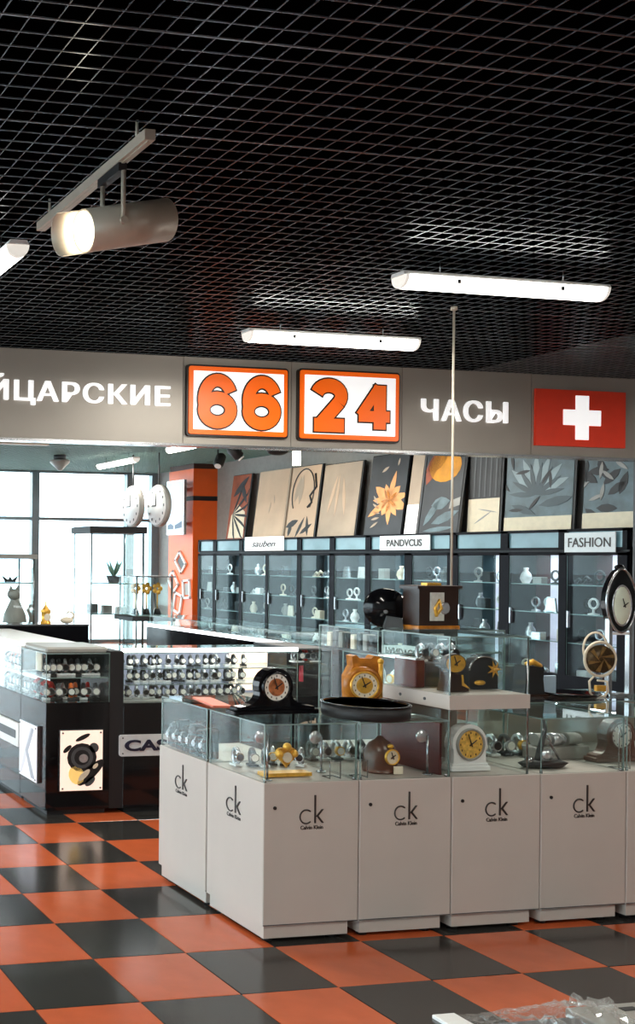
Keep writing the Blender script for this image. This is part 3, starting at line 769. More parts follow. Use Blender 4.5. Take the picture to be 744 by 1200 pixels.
for k in range(6):
    a = R(60*k+15); MB().prism([(.012*math.cos(a+1.57),.195+.012*math.sin(a+1.57)),(.066*math.cos(a-.15),.195+.066*math.sin(a-.15)),(.066*math.cos(a+.15),.195+.066*math.sin(a+.15))], -.016, -.010).build('ray', BRONZE, bd)
# dish of dark glass under it
dg_ = tag(MB().lathe([(0,0),(.11,0),(.135,.02),(.128,.022),(.10,.006),(0,.006)], n=32).build('glass_dish', BLACK), 'dark shallow dish on the island glass before the bronze clock', 'dish'); dg_.location = (4.66, 4.48, ZG)
# shield clock on posts
sc = thing('shield_clock', 'tall clock with pale oval dial in a black shield frame on steel posts', 'clock', (4.945, 4.47, ZG))
for s in (-1, 1): MB().box(s*.062-.010, s*.062+.010, -.012, .012, 0, .40).build('post', STEEL, sc)
MB().box(-.072, .072, -.02, .03, 0, .012).build('foot_plate', STEEL, sc)
MB().box(-.055, .055, -.012, .012, .318, .330).build('cross_bar', WHITE, sc)
P = []
for k in range(25):
    a = 2*math.pi*k/24
    z = math.cos(a); x = math.sin(a)*(1-.28*max(0, z)**2 - .1*max(0, -z)**2)
    P.append((x*.092, .495+z*.165))
P = P[:-1]
MB().prism([(x, z) for x, z in P], -.014, .020).build('shield', BLACK, sc)
MB().tube([(x, -.014, z) for x, z in P], .006, 8, 0, True).build('shield_rim', STEEL, sc)
MB().ball((.004,-.012,.470), (.052,.014,.100), 24, 12).build('dial', mat('celadon_dial', S(222,232,212), .25, var=.06), sc)
MB().tube([(.004+.056*math.cos(R(a)), -.012, .470+.104*math.sin(R(a))) for a in range(0,360,15)], .005, 8, 0, True).build('dial_rim', SILV, sc)
MB().ball((-.0,0,.668), (.03,.014,.016), 12, 8).build('crest', BLACK, sc)
hands(sc, (.004, -.028, .470), .05)
# black box clock with gold top
gb = thing('gold_top_clock', 'black box clock with a golden top just right of the glass tower', 'clock', (4.46, 4.52, ZG))
MB().prism([(-.06,0),(.06,0),(.05,.09),(.055,.15),(-.045,.16),(-.055,.08)], -.03, .05).build('case', BLACKM, gb)
MB().tube([(-.045,-.02,.165),(-.01,-.025,.178),(.03,-.02,.160),(.055,-.01,.155)], [.012,.016,.014,.008], 8).build('gold_top', GOLD, gb)
MB().box(-.075, .075, -.04, .06, 0, .012).build('base', DKWOOD, gb)
o = tag(MB().bbox(-.05, .05, 0, .012, 0, .10, .003).build('card_holder', mat('pale_blue_card', S(178,202,220), .4)), 'pale blue card standing right of the gold-topped clock', 'card'); o.location = (4.60, 4.55, ZG)

# ================================================================== BLACK WATCH KIOSK
KX, KY = 2.415, 6.0
def counter(label, x0, x1, y0, y1, zt, top=None, m=BLACK):
    t = thing('black_counter', label, 'counter', (x0, y0, 0))
    MB().bbox(0, x1-x0, 0, y1-y0, .03, zt, .003).build('body', m, t)
    MB().box(.02, x1-x0-.02, .02, y1-y0-.02, 0, .03).build('plinth', BLACKM, t)
    return t
k1 = counter('black corner counter of the watch kiosk with lit poster', KX, 2.84, KY, 6.44, .70)
glass_box(k1, 0, .425, 0, .44, .70, 1.01)
MB().pane(.01, .415, .01, .43, .850, .857).build('glass_shelf', [GLASS, EDGE], k1)
MB().box(.0, .425, .43, .437, .86, 1.0).build('back_panel', BLACKM, k1)
MB().bbox(.02, .44, .06, .44, 1.012, 1.042, .012).build('grey_top', GRY, k1)
MB().box(.425, .515, .0, .44, .03, 1.02).build('black_post', BLACKM, k1)
for k in range(9):
    watch((0,2,5,1,3,3,0,2,5)[k], (KX+.045+.042*k, KY+.10+.03*(k % 2), .702), R(-15), 'watch low in the kiosk corner case', 'watches low in the kiosk corner case', 1.5)
for k in range(9):
    watch((0,5,0,1,0,5,0,1,0)[k], (KX+.045+.042*k, KY+.10, .858), R(-15), 'watch high in the kiosk corner case', 'watches high in the kiosk corner case', 1.5)
for k in range(4):
    watch((2,2,1,2)[k], (KX+.05, KY+.20+.06*k, .702), R(-90), 'watch along the kiosk corner side glass', 'watches at the kiosk corner side', 1.6)
o = tag(MB().bbox(0, .008, 0, .10, 0, .12, .002).build('price_card', CREAM), 'cream card behind the side glass of the kiosk corner case', 'card'); o.location = (KX+.03, KY+.16, .88)

def poster_box(loc, W, H, rz, label, kind):
    t = thing('poster_light_box', label, 'poster', loc, rz)
    MB().box(0, W, -.018, 0, 0, H).build('box', STEEL, t)
    lit = mat('lit_poster_'+kind, S(248,224,206) if kind == 'a' else S(226,222,228), .4, var=.05, scale=3, emit=.40 if kind == 'a' else .25)
    MB().box(.004, W-.004, -.022, -.018, .004, H-.004).build('panel', lit, t)
    for x in (.018, W-.018):
        for z in (.018, H-.018): MB().cyl((x,-.026,z), (x,-.022,z), .006, n=8).build('screw', GRYD, t)
    return t
p = poster_box((2.501, KY, .150), .287, .382, 0, 'lit cream poster of a dark watch on the kiosk corner front', 'a')
def blob(x, z, rx, rz_, rot, m, y=-.024, n=16):
    c_, s_ = math.cos(R(rot)), math.sin(R(rot))
    return MB().prism([(x+rx*math.cos(2*math.pi*k/n)*c_-rz_*math.sin(2*math.pi*k/n)*s_, z+rx*math.cos(2*math.pi*k/n)*s_+rz_*math.sin(2*math.pi*k/n)*c_) for k in range(n)], y, -.020).build('watch_print', m, p)
blob(.145, .21, .098, .090, 0, BLACKM); blob(.145, .21, .074, .068, 0, GRYD, -.0245); blob(.145, .21, .052, .048, 0, BLACKM, -.0248); blob(.155, .205, .030, .027, 0, SILV, -.025)
blob(.15, .335, .052, .014, 24, BLACKM); blob(.048, .265, .034, .014, 40, BLACKM); blob(.225, .27, .032, .03, -30, GRYD)
blob(.205, .115, .115, .036, 42, BLACKM); blob(.16, .10, .05, .018, 42, CREAM, -.0243); blob(.20, .06, .04, .022, 40, GRYD); blob(.235, .155, .022, .012, 42, CREAM, -.0245)
blob(.11, .10, .05, .06, 30, mat('amber_print', S(232,190,110), .5, emit=.4))
p = poster_box((KX, 6.405, .178), .31, .362, -Q, 'pale lit poster on the left flank of the kiosk corner', 'b')
MB().prism([(.05,.02),(.14,.16),(.24,.34),(.20,.34),(.10,.17),(.02,.02)], -.024, -.020).build('figure_print', mat('mist_figure', S(206,204,210), .4, emit=.15), p)
MB().prism([(.22,.02),(.28,.02),(.16,.18),(.26,.33),(.23,.34),(.12,.18)], -.0245, -.020).build('figure_print', mat('grey_figure', S(164,166,176), .4, emit=.1), p)
p = thing('brand_plate', 'white plate on the left flank of the kiosk at the frame edge', 'sign', (KX, 6.99, .345), -Q)
MB().prism(rrect(0, .55, 0, .155, .01), -.016, 0).build('plate', WHITE, p)
MB().prism(rrect(.05, .50, .05, .105, .005), -.018, -.016).build('mark', GRYD, p)

k2 = counter('black kiosk counter with a white brand plate and lit watch window', 2.932, 4.15, KY, 6.5, .69)
W2 = 4.15-2.932
MB().box(.0, W2, .33, .34, .69, 1.0).build('lit_back', mat('display_back', S(150, 156, 176), .5, var=.25, scale=9, emit=.30), k2)
MB().box(.0, W2, .012, .33, .69, .70).build('floor_panel', GRY, k2)
MB().pane(0, W2, 0, .006, .69, 1.0).build('front_glass', [GLASS, EDGE], k2)
for z in (.80, .90): MB().pane(.005, W2-.005, .012, .30, z, z+.006).build('glass_shelf', [GLASS, EDGE], k2)
MB().pane(0, W2, 0, .5, 1.004, 1.012).build('top_glass', [GLASS, EDGE], k2)
MB().box(0, W2, .35, .5, .69, 1.0).build('rear_panel', BLACKM, k2)
MB().box(.0, W2, -.004, .03, 1.012, 1.034).build('top_light', STRIP, k2)
MB().box(W2-.29, W2-.01, .318, .328, .72, .995).build('peach_panel', mat('peach_panel', S(250,226,204), .5, emit=.7), k2)
wset = [[], [], []]
for r_ in range(3):
    for k in range(17):
        watch((0,5,1,0,5,0,1)[(k*3+r_) % 7], (2.97+.053*k+.012*random.random(), KY+.09+.03*random.random(), (.702,.807,.907)[r_]), R(random.uniform(-20,20)),
              'small watch on the %s row of the kiosk window' % ('bottom','middle','top')[r_], 'watches on the %s row of the lit window' % ('bottom','middle','top')[r_], 1.25 if r_ < 2 else 1.1)
p = thing('brand_plate', 'white plate with heavy dark capitals on the black kiosk front', 'sign', (2.902, KY, .358))
MB().prism(rrect(0, .58, 0, .134, .014), -.016, 0).build('plate', mat('plate_grey', S(206,208,208), .35), p)
link('lettering', text_mesh('lettering', 'CASIO', mat('lettering_navy', S(24,26,48), .4), width=.46, height=.072, depth=.006, offset=.035), p, (.032, -.018, .032))
for x, z in ((.02,.018),(.02,.116),(.56,.018),(.56,.116)): MB().cyl((x,-.020,z), (x,-.016,z), .005, n=8).build('screw', GRYD, p)
k3 = counter('narrow black kiosk case at the right of the lit watch window', 4.152, 4.40, KY, 6.5, .715)
MB().box(0, .248, .12, .5, .715, 1.02).build('back_box', BLACKM, k3)
MB().pane(0, .248, 0, .006, .715, 1.02).build('front_glass', [GLASS, EDGE], k3)
MB().box(0, .248, 0, .5, 1.02, 1.03).build('top', GRYD, k3)
for k in range(5): watch((1,0,2,1,1)[k], (4.19+.04*k, KY+.06, .93), 0, 'white watch high in the narrow black kiosk case', 'watches in the narrow kiosk case', 1.3)
MB().box(.02, .228, .03, .10, .915, .925).build('ledge', BLACKM, k3)
MB().box(.09, .11, .10, .118, .80, .92).build('pink_strip', mat('pink_print', S(214,60,80), .5), k3)
k4 = counter('black kiosk counter along the left frame edge with lit side window', KX, 2.90, 6.445, 8.0, .70)
MB().pane(0, .006, 0, 1.555, .70, 1.0).build('side_glass', [GLASS, EDGE], k4)
MB().box(.20, .21, .01, 1.54, .70, 1.0).build('lit_back', LITBACK, k4)
MB().box(.0, .485, .0, 1.555, 1.0, 1.022).build('white_top', WHITE, k4)
MB().box(-.004, .02, .0, 1.555, 1.022, 1.036).build('top_light', STRIP, k4)
MB().pane(.008, .19, .01, 1.54, .84, .846).build('glass_shelf', [GLASS, EDGE], k4)
MB().box(.10, .108, .05, .5, .846, .93).build('red_card', mat('brick_card', S(200,96,70), .5), k4)
for k in range(8):
    watch((0,5,1,0)[k % 4], (KX+.07, 6.50+.07*k, .847), -Q, 'watch high in the lit left window', 'watches high in the left side window', 1.3)
    watch((5,0,1,5)[k % 4], (KX+.07, 6.50+.07*k, .702), -Q, 'watch low in the lit left window', 'watches low in the left side window', 1.3)
k5 = counter('black rear counter of the kiosk before the window', KX, 3.60, 8.02, 8.45, 1.045)
MB().box(0, 1.185, -.01, .03, 1.045, 1.055).build('edge_trim', GRYD, k5)
k6 = counter('black right wing of the kiosk behind the lit watch window', 4.42, 4.86, 6.52, 8.6, 1.00)
MB().box(-.004, .025, 0, 2.08, 1.0, 1.022).build('top_light', STRIP, k6)
glass_box(k6, .03, .44, .0, 2.08, 1.0, 1.10)
k7 = counter('grey glass showcase between the kiosk and the island', 4.44, 4.90, 5.0, 5.95, .62, m=GRYD)
glass_box(k7, 0, .46, 0, .95, .62, 1.02)
MB().box(.01, .45, .01, .94, .80, .812).build('shelf', WHITE, k7)
MB().box(.01, .45, .01, .94, .62, .635).build('case_floor', WHITE, k7)
MB().box(-.004, .02, 0, .95, 1.02, 1.034).build('top_light', STRIP, k7)
for k in range(5): watch(4, (4.50, 5.15+.15*k, .812), -Q, 'gold-coloured watch on the shelf of the grey showcase', 'watches in the grey showcase', 1.8)

# ------------------------------------------------------------------ glass towers behind the kiosk
def rail_tower(loc, W, D, zs, H, label, topm=BLACKM, top=.065):
    t = thing('glass_cabinet', label, 'showcase', loc)
    MB().box(0, W, 0, D, 0, zs[0]).build('base', GRYD, t)
    for x in (.01, W-.01):
        for y in (.01, D-.01): MB().cyl((x,y,zs[0]), (x,y,H), .008, n=8).build('post', STEEL, t)
    glass_box(t, 0, W, 0, D, zs[0], H, top=False)
    for z in zs[1:]: MB().pane(.01, W-.01, .01, D-.01, z, z+.012).build('glass_shelf', [GLASS, EDGE], t)
    MB().bbox(-.02, W+.02, -.02, D+.02, H, H+top, .006).build('top', topm, t)
    return t
rail_tower((4.19, 9.3, 0), .56, .42, (.45, 1.06, 1.36), 1.86, 'tall glass cabinet with black top before the window')
rail_tower((4.39, 8.75, 0), .37, .35, (.55, 1.08), 1.44, 'smaller glass cabinet with golden goods and black tray', STEEL, .012)
o = tag(MB().bbox(4.35, 4.78, 8.73, 9.12, 1.035, 1.078, .006).build('black_tray', BLACKM), 'black square tray inside the smaller glass cabinet', 'tray')
for k in range(3):
    t = thing('gold_ornament', '%s golden ornament from the left in the smaller glass cabinet' % ORD[k], 'ornament', (4.46+.11*k, 8.9, 1.093))
    MB().cyl((0,0,0), (0,0,.05), .035, .02, 14).build('foot', BLACKM, t)
    MB().cyl((0,0,.05), (0,0,.20), .006, n=8).build('stem', GOLD, t)
    for q in range(5):
        a = R(72*q); MB().ball((.03*math.cos(a), .0, .24+.035*math.sin(a)), (.024,.014,.024), 10, 6).build('petal', GOLD, t)
pl = thing('plant_ornament', 'grey-green leafy plant on the shelf of the tall glass cabinet', 'plant', (4.50, 9.45, 1.373))
LEAF = mat('dusty_leaf', S(120,150,130), .6, var=.2)
MB().lathe([(.05,0),(.07,.06),(.075,.07),(.06,.07)], n=16).build('pot', GRYD, pl)
for k in range(11):
    a = 2.4*k; r_ = .10+.03*(k % 3)
    MB().prism([(-.012,0),(.012,0),(.016,.07),(0,.15+.02*(k % 3)),(-.016,.07)], -.002, .002).build('leaf', LEAF, pl, (0,0,.06), (0, R(18+9*(k % 4)), a))
for k, (x, z) in enumerate(((4.30, 1.073), (4.45, 1.073), (4.60, 1.073), (4.62, .463))):
    o = tag(MB().bbox(-.05, .05, -.03, .03, 0, .09-.015*k, .008).build('gift_box', (GRYD, GRY, WHITE, GRY)[k]), '%s small box from the left in the tall glass cabinet' % ORD[k], 'box'); o.location = (x, 9.5, z)
rail_tower((3.06, 9.3, 0), .56, .42, (.93, 1.36), 1.60, 'glass cabinet with grey top at the left frame edge', GRY, .045)
ct = thing('cat_statue', 'grey seated animal statue in the glass cabinet at the left edge', 'statue', (3.46, 9.42, .935))
b = MB(); b.lathe([(0,0),(.10,0),(.12,.05),(.11,.12),(.075,.20),(.05,.25),(.045,.28)], n=20, sy=.8)
b.build('body', GRY, ct)
MB().ball((-.02,-.02,.32), (.065,.055,.055)).prism([(-.075,.345),(-.05,.41),(-.03,.36)], -.03, -.015).prism([(-.005,.365),(.025,.41),(.04,.34)], -.03, -.015).build('head', GRY, ct)
MB().tube([(.10,-.04,.03),(.14,-.05,.02),(.15,-.05,.10),(.12,-.04,.17),(.15,-.04,.22)], [.02,.022,.02,.018,.012], 8).build('tail', GRY, ct)
o = thing('winged_ornament', 'small black winged ornament on the upper shelf at the left edge', 'ornament', (3.42, 9.45, 1.373))
MB().prism([(-.08,.06),(-.02,.02),(0,.05),(.02,.02),(.08,.06),(.05,.0),(-.05,.0)], -.01, .01).build('wings', BLACKM, o)
lt = thing('golden_lantern', 'small golden lantern clock standing before the window post', 'clock', (3.55, 8.3, 1.045))
lt.scale = (.85,)*3
MB().lathe([(.055,0),(.055,.02),(.045,.03),(.045,.11),(.055,.12),(.03,.16),(.008,.19),(.008,.22),(0,.225)], n=10).build('body', GOLD, lt)
MB().lathe([(.036,-.044),(.036,-.049)], (0,0,.07), 18, 'Y').build('dial', CREAM, lt)
MB().tube([(.05*math.cos(R(a)), 0, .13+.10*math.sin(R(a))) for a in range(0,181,20)], .004, 6).build('handle', GOLD, lt)
st = thing('swan_ornament', 'small pale curved ornament on the kiosk rear right of the lantern', 'ornament', (3.42, 8.2, 1.045))
MB().ball((0,0,.03), (.06,.03,.03)).build('body', CREAM, st)
MB().tube([(.04,0,.035),(.065,0,.07),(.045,0,.10),(.015,0,.105),(0,0,.085)], [.014,.010,.008,.009,.006], 8).build('neck', CREAM, st)
lt.location = (3.31, 8.25, 1.045); st.location = (3.50, 8.25, 1.045)

# ================================================================== WALL CABINETS
CXF, CD = 9.3, .42
FRAMEB = mat('cabinet_black', S(12, 13, 20), 0.5, var=.1, spec=.08)
doors = [(16.17,15.77),(15.68,14.99),(14.90,14.27),(14.20,13.49),(13.39,12.76),(12.65,12.03),(11.93,11.31),(11.18,10.61),(10.44,9.85),(9.72,9.09),(9.00,8.43)]
bounds = [16.25] + [(doors[k][1]+doors[k+1][0])/2 for k in range(10)] + [8.33]
for k, (yb, ya) in enumerate(doors):
    y1 = bounds[k]; y0 = bounds[k+1]
    # local frame: x to the right in view (-Y world), z up, -y to the viewer
    t = thing('wall_cabinet', '%s black glass-door wall cabinet counted from the orange column' % ORD[k], 'cabinet', (CXF, y1, 0), -Q, 'tall wall cabinets')
    Wc = y1-y0; a = y1-yb; b_ = y1-ya
    fr = MB(); fr.box(0, a, 0, .03, .40, 1.72).box(b_, Wc, 0, .03, .40, 1.72).box(a, b_, 0, .03, .40, .455).box(0, Wc, 0, .03, 1.695, 1.73)
    fr.build('door_frame', FRAMEB, t)
    MB().box(0, Wc, .0, CD, 0, .40).build('base', FRAMEB, t)
    ca = MB(); ca.box(0, .02, .03, CD, .40, 1.73).box(Wc-.02, Wc, .03, CD, .40, 1.73).box(0, Wc, .03, CD, 1.73, 1.75)
    ca.build('carcass', BLACKM, t)
    MB().box(.02, Wc-.02, CD-.02, CD, .40, 1.73).build('back_panel', CABIN if k < 9 else mat('maroon_back', S(84,50,54), .6), t)
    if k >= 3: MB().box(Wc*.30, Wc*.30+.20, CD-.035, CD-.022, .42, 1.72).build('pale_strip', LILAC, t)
    dr = MB().pane(a+.004, b_-.004, .008, .014, .46, 1.692).build('door', [DGLASS, EDGE], t)
    MB().box(a+.03, a+.045, -.02, .008, .95, 1.12).build('handle', STEEL, dr)
    MB().box(0, Wc, 0, CD, 1.75, 1.775).build('cornice', FRAMEB, t)
    MB().box(.05, Wc-.05, .02, .03, 1.775, 1.935).build('header_glass', TEAL, t)
    hb = MB(); hb.box(0, .05, 0, .04, 1.775, 1.96).box(Wc-.05, Wc, 0, .04, 1.775, 1.96).box(0, Wc, 0, CD, 1.935, 1.965)
    hb.build('header', FRAMEB, t)
    for z in (.78, 1.08, 1.38): MB().pane(.025, Wc-.025, .04, CD-.04, z, z+.010).build('glass_shelf', [GLASS, EDGE], t)
    area('cabinet_light', t, (Wc/2, .2, 1.715), Wc*.6, .05, 1.2, (.86, .94, 1.0))
    rnd = random.Random(k)
    g = 'goods in the %s wall cabinet' % ORD[k]
    for z in (.465, .79, 1.09, 1.39):
        for q in range(rnd.choice((2, 3, 3))):
            x = a + (b_-a)*(.16+.28*q+rnd.uniform(-.05,.05)); yy = rnd.uniform(.10,.24)
            wx, wy = CXF+yy, y1-x
            sh = rnd.choice((0,1,1,2,3,4))
            zz = z if z > .47 else .401
            mm = rnd.choice((SILV, WHITE, GRYD, BLACKM, GRY, SILV, CREAM))
            if sh == 0: mb = MB().bbox(-.06,.06,-.04,.04,0,rnd.uniform(.07,.14),.006); nm = 'gift_box'; ct_ = 'box'
            elif sh == 1:
                h = rnd.uniform(.10,.16); mb = MB().lathe([(.05,0),(.05,.01),(.012,.02),(.012,h*.4)], n=12).tube([(.05*math.cos(R(w_)),0,h*.4+.05+.05*math.sin(R(w_))) for w_ in range(0,360,36)], .012, 6, 0, True); nm = 'ring_ornament'; ct_ = 'ornament'
            elif sh == 2: mb = MB().lathe([(.035,0),(.06,.05),(.05,.10),(.02,.14),(.028,.17)], n=12); nm = 'vase'; ct_ = 'vase'
            elif sh == 3: mb = MB().tube([(-.08,0,.02),(-.04,0,.06),(.0,0,.03),(.05,0,.08),(.09,0,.05)], .018, 6).box(-.09,.09,-.03,.03,0,.012); nm = 'wave_ornament'; ct_ = 'ornament'
            else: mb = MB().prism([(-.07,0),(.07,0),(.05,.15),(-.05,.15)], -.01, .01).box(-.05,.05,-.01,.05,0,.006); nm = 'photo_frame'; ct_ = 'frame'
            o = mb.build(nm, mm, None, (wx, wy, zz), (0, 0, -Q))
            cn = {id(SILV):'silver', id(WHITE):'white', id(GRYD):'dark grey', id(BLACKM):'black', id(GRY):'grey', id(CREAM):'cream'}[id(mm)]
            zn = {.465:'bottom', .79:'lowest glass', 1.09:'middle glass', 1.39:'top glass'}[z]
            tag(o, '%s small %s %s on the %s shelf of the %s wall cabinet' % (('left','middle','right')[q], cn, nm.replace('_',' '), zn, ORD[k]), ct_, g)
# narrow open end of the first cabinet
# header name boards
def name_board(y1, y0, z0, z1, txt, label, shear=0, off=.01, m=WHITE, tw=.7):
    t = thing('name_board', label, 'sign', (CXF-.012, y1, z0), -Q)
    W = y1-y0; H = z1-z0
    MB().box(0, W, 0, .011, 0, H).build('board', m, t)
    link('lettering', text_mesh('lettering', txt, LOGO, width=W*tw, height=H*.48, depth=.004, offset=off, shear=shear), t, (W*(1-tw)/2, -.003, H*.26))
PALE = mat('pale_board', S(196,206,208), .4, emit=.10)
name_board(14.81, 13.80, 1.77, 1.985, 'sauben', 'white board with slanted lettering above the left wall cabinets', .4, .02, SIGNW, .62)
name_board(11.74, 10.87, 1.76, 1.945, 'PANDVCUS', 'pale board with dark capitals above the middle wall cabinets', 0, .02, PALE)
name_board(9.01, 8.445, 1.725, 1.925, 'FASHION', 'pale board reading FASHION above the rightmost wall cabinet', 0, .004, PALE, .84)
ep = thing('end_panel', 'grey upright panel beside the rightmost wall cabinet at the frame edge', 'panel', (CXF+.02, 8.26, 0), -Q)
MB().box(0, .25, 0, .3, 0, 1.6).build('lower_panel', DKWOOD, ep)
MB().box(0, .25, 0, .3, 1.6, 2.9).build('upper_panel', mat('sage_panel', S(170,180,170), .5), ep)
MB().box(-.02, 0, -.01, .3, 0, 2.9).build('edge', GRYD, ep)

# ------------------------------------------------------------------ posters leaning on the cabinets
def poster(y1, y0, H, m, label, edge=BLACKM, lean=-.13, x=9.50):
    t = thing('leaning_poster', label, 'poster', (x, y1, 1.967), 0, 'posters above the wall cabinets', (lean, 0, -Q))
    W = y1-y0; t['w'] = W; t['h'] = H
    MB().box(0, W, 0, .03, 0, H).build('panel', [edge], t)
    MB().box(.0, W-.03, -.004, 0, .0, H-.01).build('print', m, t)
    return t, W
def leaf_pts(x, z, L, wd, ang):
    c_, s_ = math.cos(R(ang)), math.sin(R(ang)); P = []
    for u, v in ((0,0),(.25,.8),(.55,1),(.8,.6),(1,0),(.8,-.6),(.55,-1),(.25,-.8)):
        a, b = u*L, v*wd; P.append((x+a*c_-b*s_, z+a*s_+b*c_))
    return P
def art(t, m, *polys, y=-.007):
    for P in polys: MB().prism([(min(max(x, 0), t['w']-.03), min(max(z, 0), t['h']-.01)) for x, z in P], y, -.003).build('art', m, t)
BEI = mat('beige_print', S(206,178,150), .7, var=.10, scale=2.5); BEI2 = mat('greige_print', S(178,160,140), .7, var=.12, scale=2.5)
DKP = mat('dark_print', S(44,46,50), .5, var=.3, scale=4); TEP = mat('teal_print', S(92,112,118), .5, var=.35, scale=6)
RST = mat('rust_print', S(150,74,44), .6, var=.3, scale=5); ORP = mat('orange_flower', S(226,160,100), .6, var=.15, scale=8); YEL = mat('yellow_print', S(226,150,20), .6, var=.2, scale=6)
CRP = mat('cream_print', S(232,218,190), .6, var=.06)
t, W = poster(15.71, 15.16, 1.09, RST, 'rust and cream poster with dark rays beside the orange column')
art(t, CRP, [(W*.1,.02),(W*.9,.02),(W*.85,.45),(W*.45,.58),(W*.15,.40)])
art(t, BLACKM, *[leaf_pts(W*.22, .42, .62, .022, a) for a in (-75,-50,-28,-5,18,42,66)], y=-.010)
art(t, DKP, leaf_pts(W*.15, .72, .5, .06, 40), leaf_pts(W*.5, .95, .4, .05, -60), y=-.010)
t, W = poster(14.94, 14.13, 1.09, BEI, 'plain beige poster, second from the orange column', edge=BEI2)
art(t, BEI2, leaf_pts(W*.45,.4,.18,.012,80), leaf_pts(W*.6,.55,.14,.010,100))
t, W = poster(14.08, 13.37, 1.09, BEI, 'beige poster with dark drawn face and leaves')
n = 20; C = [(W*.45+W*.36*math.cos(R(a)), .68+.36*math.sin(R(a))) for a in range(-40,221,13)]
b = MB(); b.tube([(x,-.006,z) for x, z in C], .010, 6).build('art', DKP, t)
b = MB(); b.tube([(W*.80,-.006,.95),(W*.88,-.006,.75),(W*.70,-.006,.62),(W*.78,-.006,.52),(W*.66,-.006,.45)], .018, 6).build('art', BLACKM, t)
art(t, BLACKM, leaf_pts(0,.16,.3,.05,20), leaf_pts(W*.35,.0,.35,.03,60), leaf_pts(W*.5,.05,.3,.035,30), leaf_pts(W*.75,.02,.3,.03,100), leaf_pts(W*.1,.02,.22,.04,75))
art(t, BEI2, leaf_pts(W*.2,.55,.4,.05,75), leaf_pts(W*.35,.5,.45,.05,85))
t, W = poster(13.31, 12.49, 1.06, BEI2, 'grey-beige poster with faint leaf drawing left of the black one')
art(t, BEI, leaf_pts(W*.2,.35,.55,.03,75), leaf_pts(W*.4,.3,.6,.025,88), leaf_pts(W*.65,.3,.55,.03,100))
t, W = poster(12.32, 11.60, 1.09, DKP, 'black poster with an orange flower', edge=BLACK)
art(t, ORP, *[leaf_pts(W*.56, .46, (.36,.26,.40,.24,.34,.30,.42,.22,.33,.27,.38)[k], (.05,.07,.045)[k % 3], 12+33*k) for k in range(11)])
art(t, BEI2, *[leaf_pts(W*.15, .10+.11*k, .16, .016, 30-20*k) for k in range(5)], leaf_pts(W*.3,.85,.14,.02,30), leaf_pts(W*.7,.92,.10,.015,80))
art(t, AMBER, *[leaf_pts(W*.58, .46, .16, .022, 40+72*k) for k in range(5)], y=-.010)
t, W = poster(11.56, 11.33, 1.05, BEI2, 'narrow beige strip poster right of the black flower poster', edge=GRYD)
art(t, SIGNW, [(0,.0),(W-.03,.0),(W-.03,.38),(0,.38)])
t, W = poster(11.31, 10.66, 1.09, DKP, 'dark poster with a glowing yellow dome shape')
art(t, YEL, [(W*.48+W*.40*math.cos(R(a))*1.0, .84+.20*math.sin(R(a))) for a in range(0,360,20)])
art(t, RST, leaf_pts(W*.05,.62,.5,.09,70), leaf_pts(W*.0,.80,.4,.10,30))
art(t, TEP, leaf_pts(W*.1,.10,.4,.05,55), leaf_pts(W*.3,.12,.45,.06,20), leaf_pts(W*.25,.35,.3,.08,10), leaf_pts(W*.1,.03,.5,.03,5))
art(t, GRY, [(W*.70,.30),(W*.95,.34),(W*.95,.44),(W*.72,.40)])
t, W = poster(10.64, 10.15, 1.09, BLACKM, 'black striped poster above a pale drawing', lean=-.05, x=9.60)
art(t, GRYD, *[[(W*(.14+.16*k), .42),(W*(.19+.16*k), .42),(W*(.19+.16*k), 1.05),(W*(.14+.16*k), 1.05)] for k in range(5)])
art(t, CRP, [(0,0),(W-.03,0),(W-.03,.40),(0,.40)])
art(t, GRY, leaf_pts(W*.2,.1,.3,.01,30), leaf_pts(W*.3,.28,.3,.008,-10), y=-.009)
t, W = poster(10.10, 9.20, 1.09, TEP, 'large grey-teal relief poster of a flower', lean=-.05, x=9.60)
FLW = mat('slate_print', S(58,76,82), .5, var=.2, scale=6); FLH = mat('mist_print', S(150,170,174), .5, var=.15, scale=6)
art(t, FLH, *[leaf_pts(W*.45, .42, .44, .05, 20+24*k) for k in range(6)], leaf_pts(.02,.9,.5,.06,10))
art(t, FLW, *[leaf_pts(W*.45, .40, .36, .03, 8+24*k) for k in range(8)], leaf_pts(W*.5,.28,.45,.05,10), leaf_pts(W*.1,.3,.35,.04,-20), leaf_pts(W*.75,.85,.3,.06,60), y=-.009)
art(t, BLACKM, *[leaf_pts(W*(.06+.30*(k % 3)), .24+.22*(k//2), .20, .020, 47*k) for k in range(8)], y=-.0095)
art(t, CRP, [(0,0),(W-.03,0),(W-.03,.16),(0,.16)], y=-.010)
t, W = poster(9.10, 8.50, 1.09, TEP, 'dark floral silhouette poster at the right end', lean=-.05, x=9.60)
art(t, BLACKM, *[leaf_pts(W*(.04+.21*(k % 4)), .22+.13*(k//2), .24, .045, 37*k-40) for k in range(13)])
art(t, GRY, *[leaf_pts(W*(.10+.23*(k % 3)), .30+.20*(k//2), .18, .022, 61*k+20) for k in range(7)], y=-.009)
art(t, CRP, [(0,0),(W-.03,0),(W-.03,.17),(0,.17)], y=-.010)

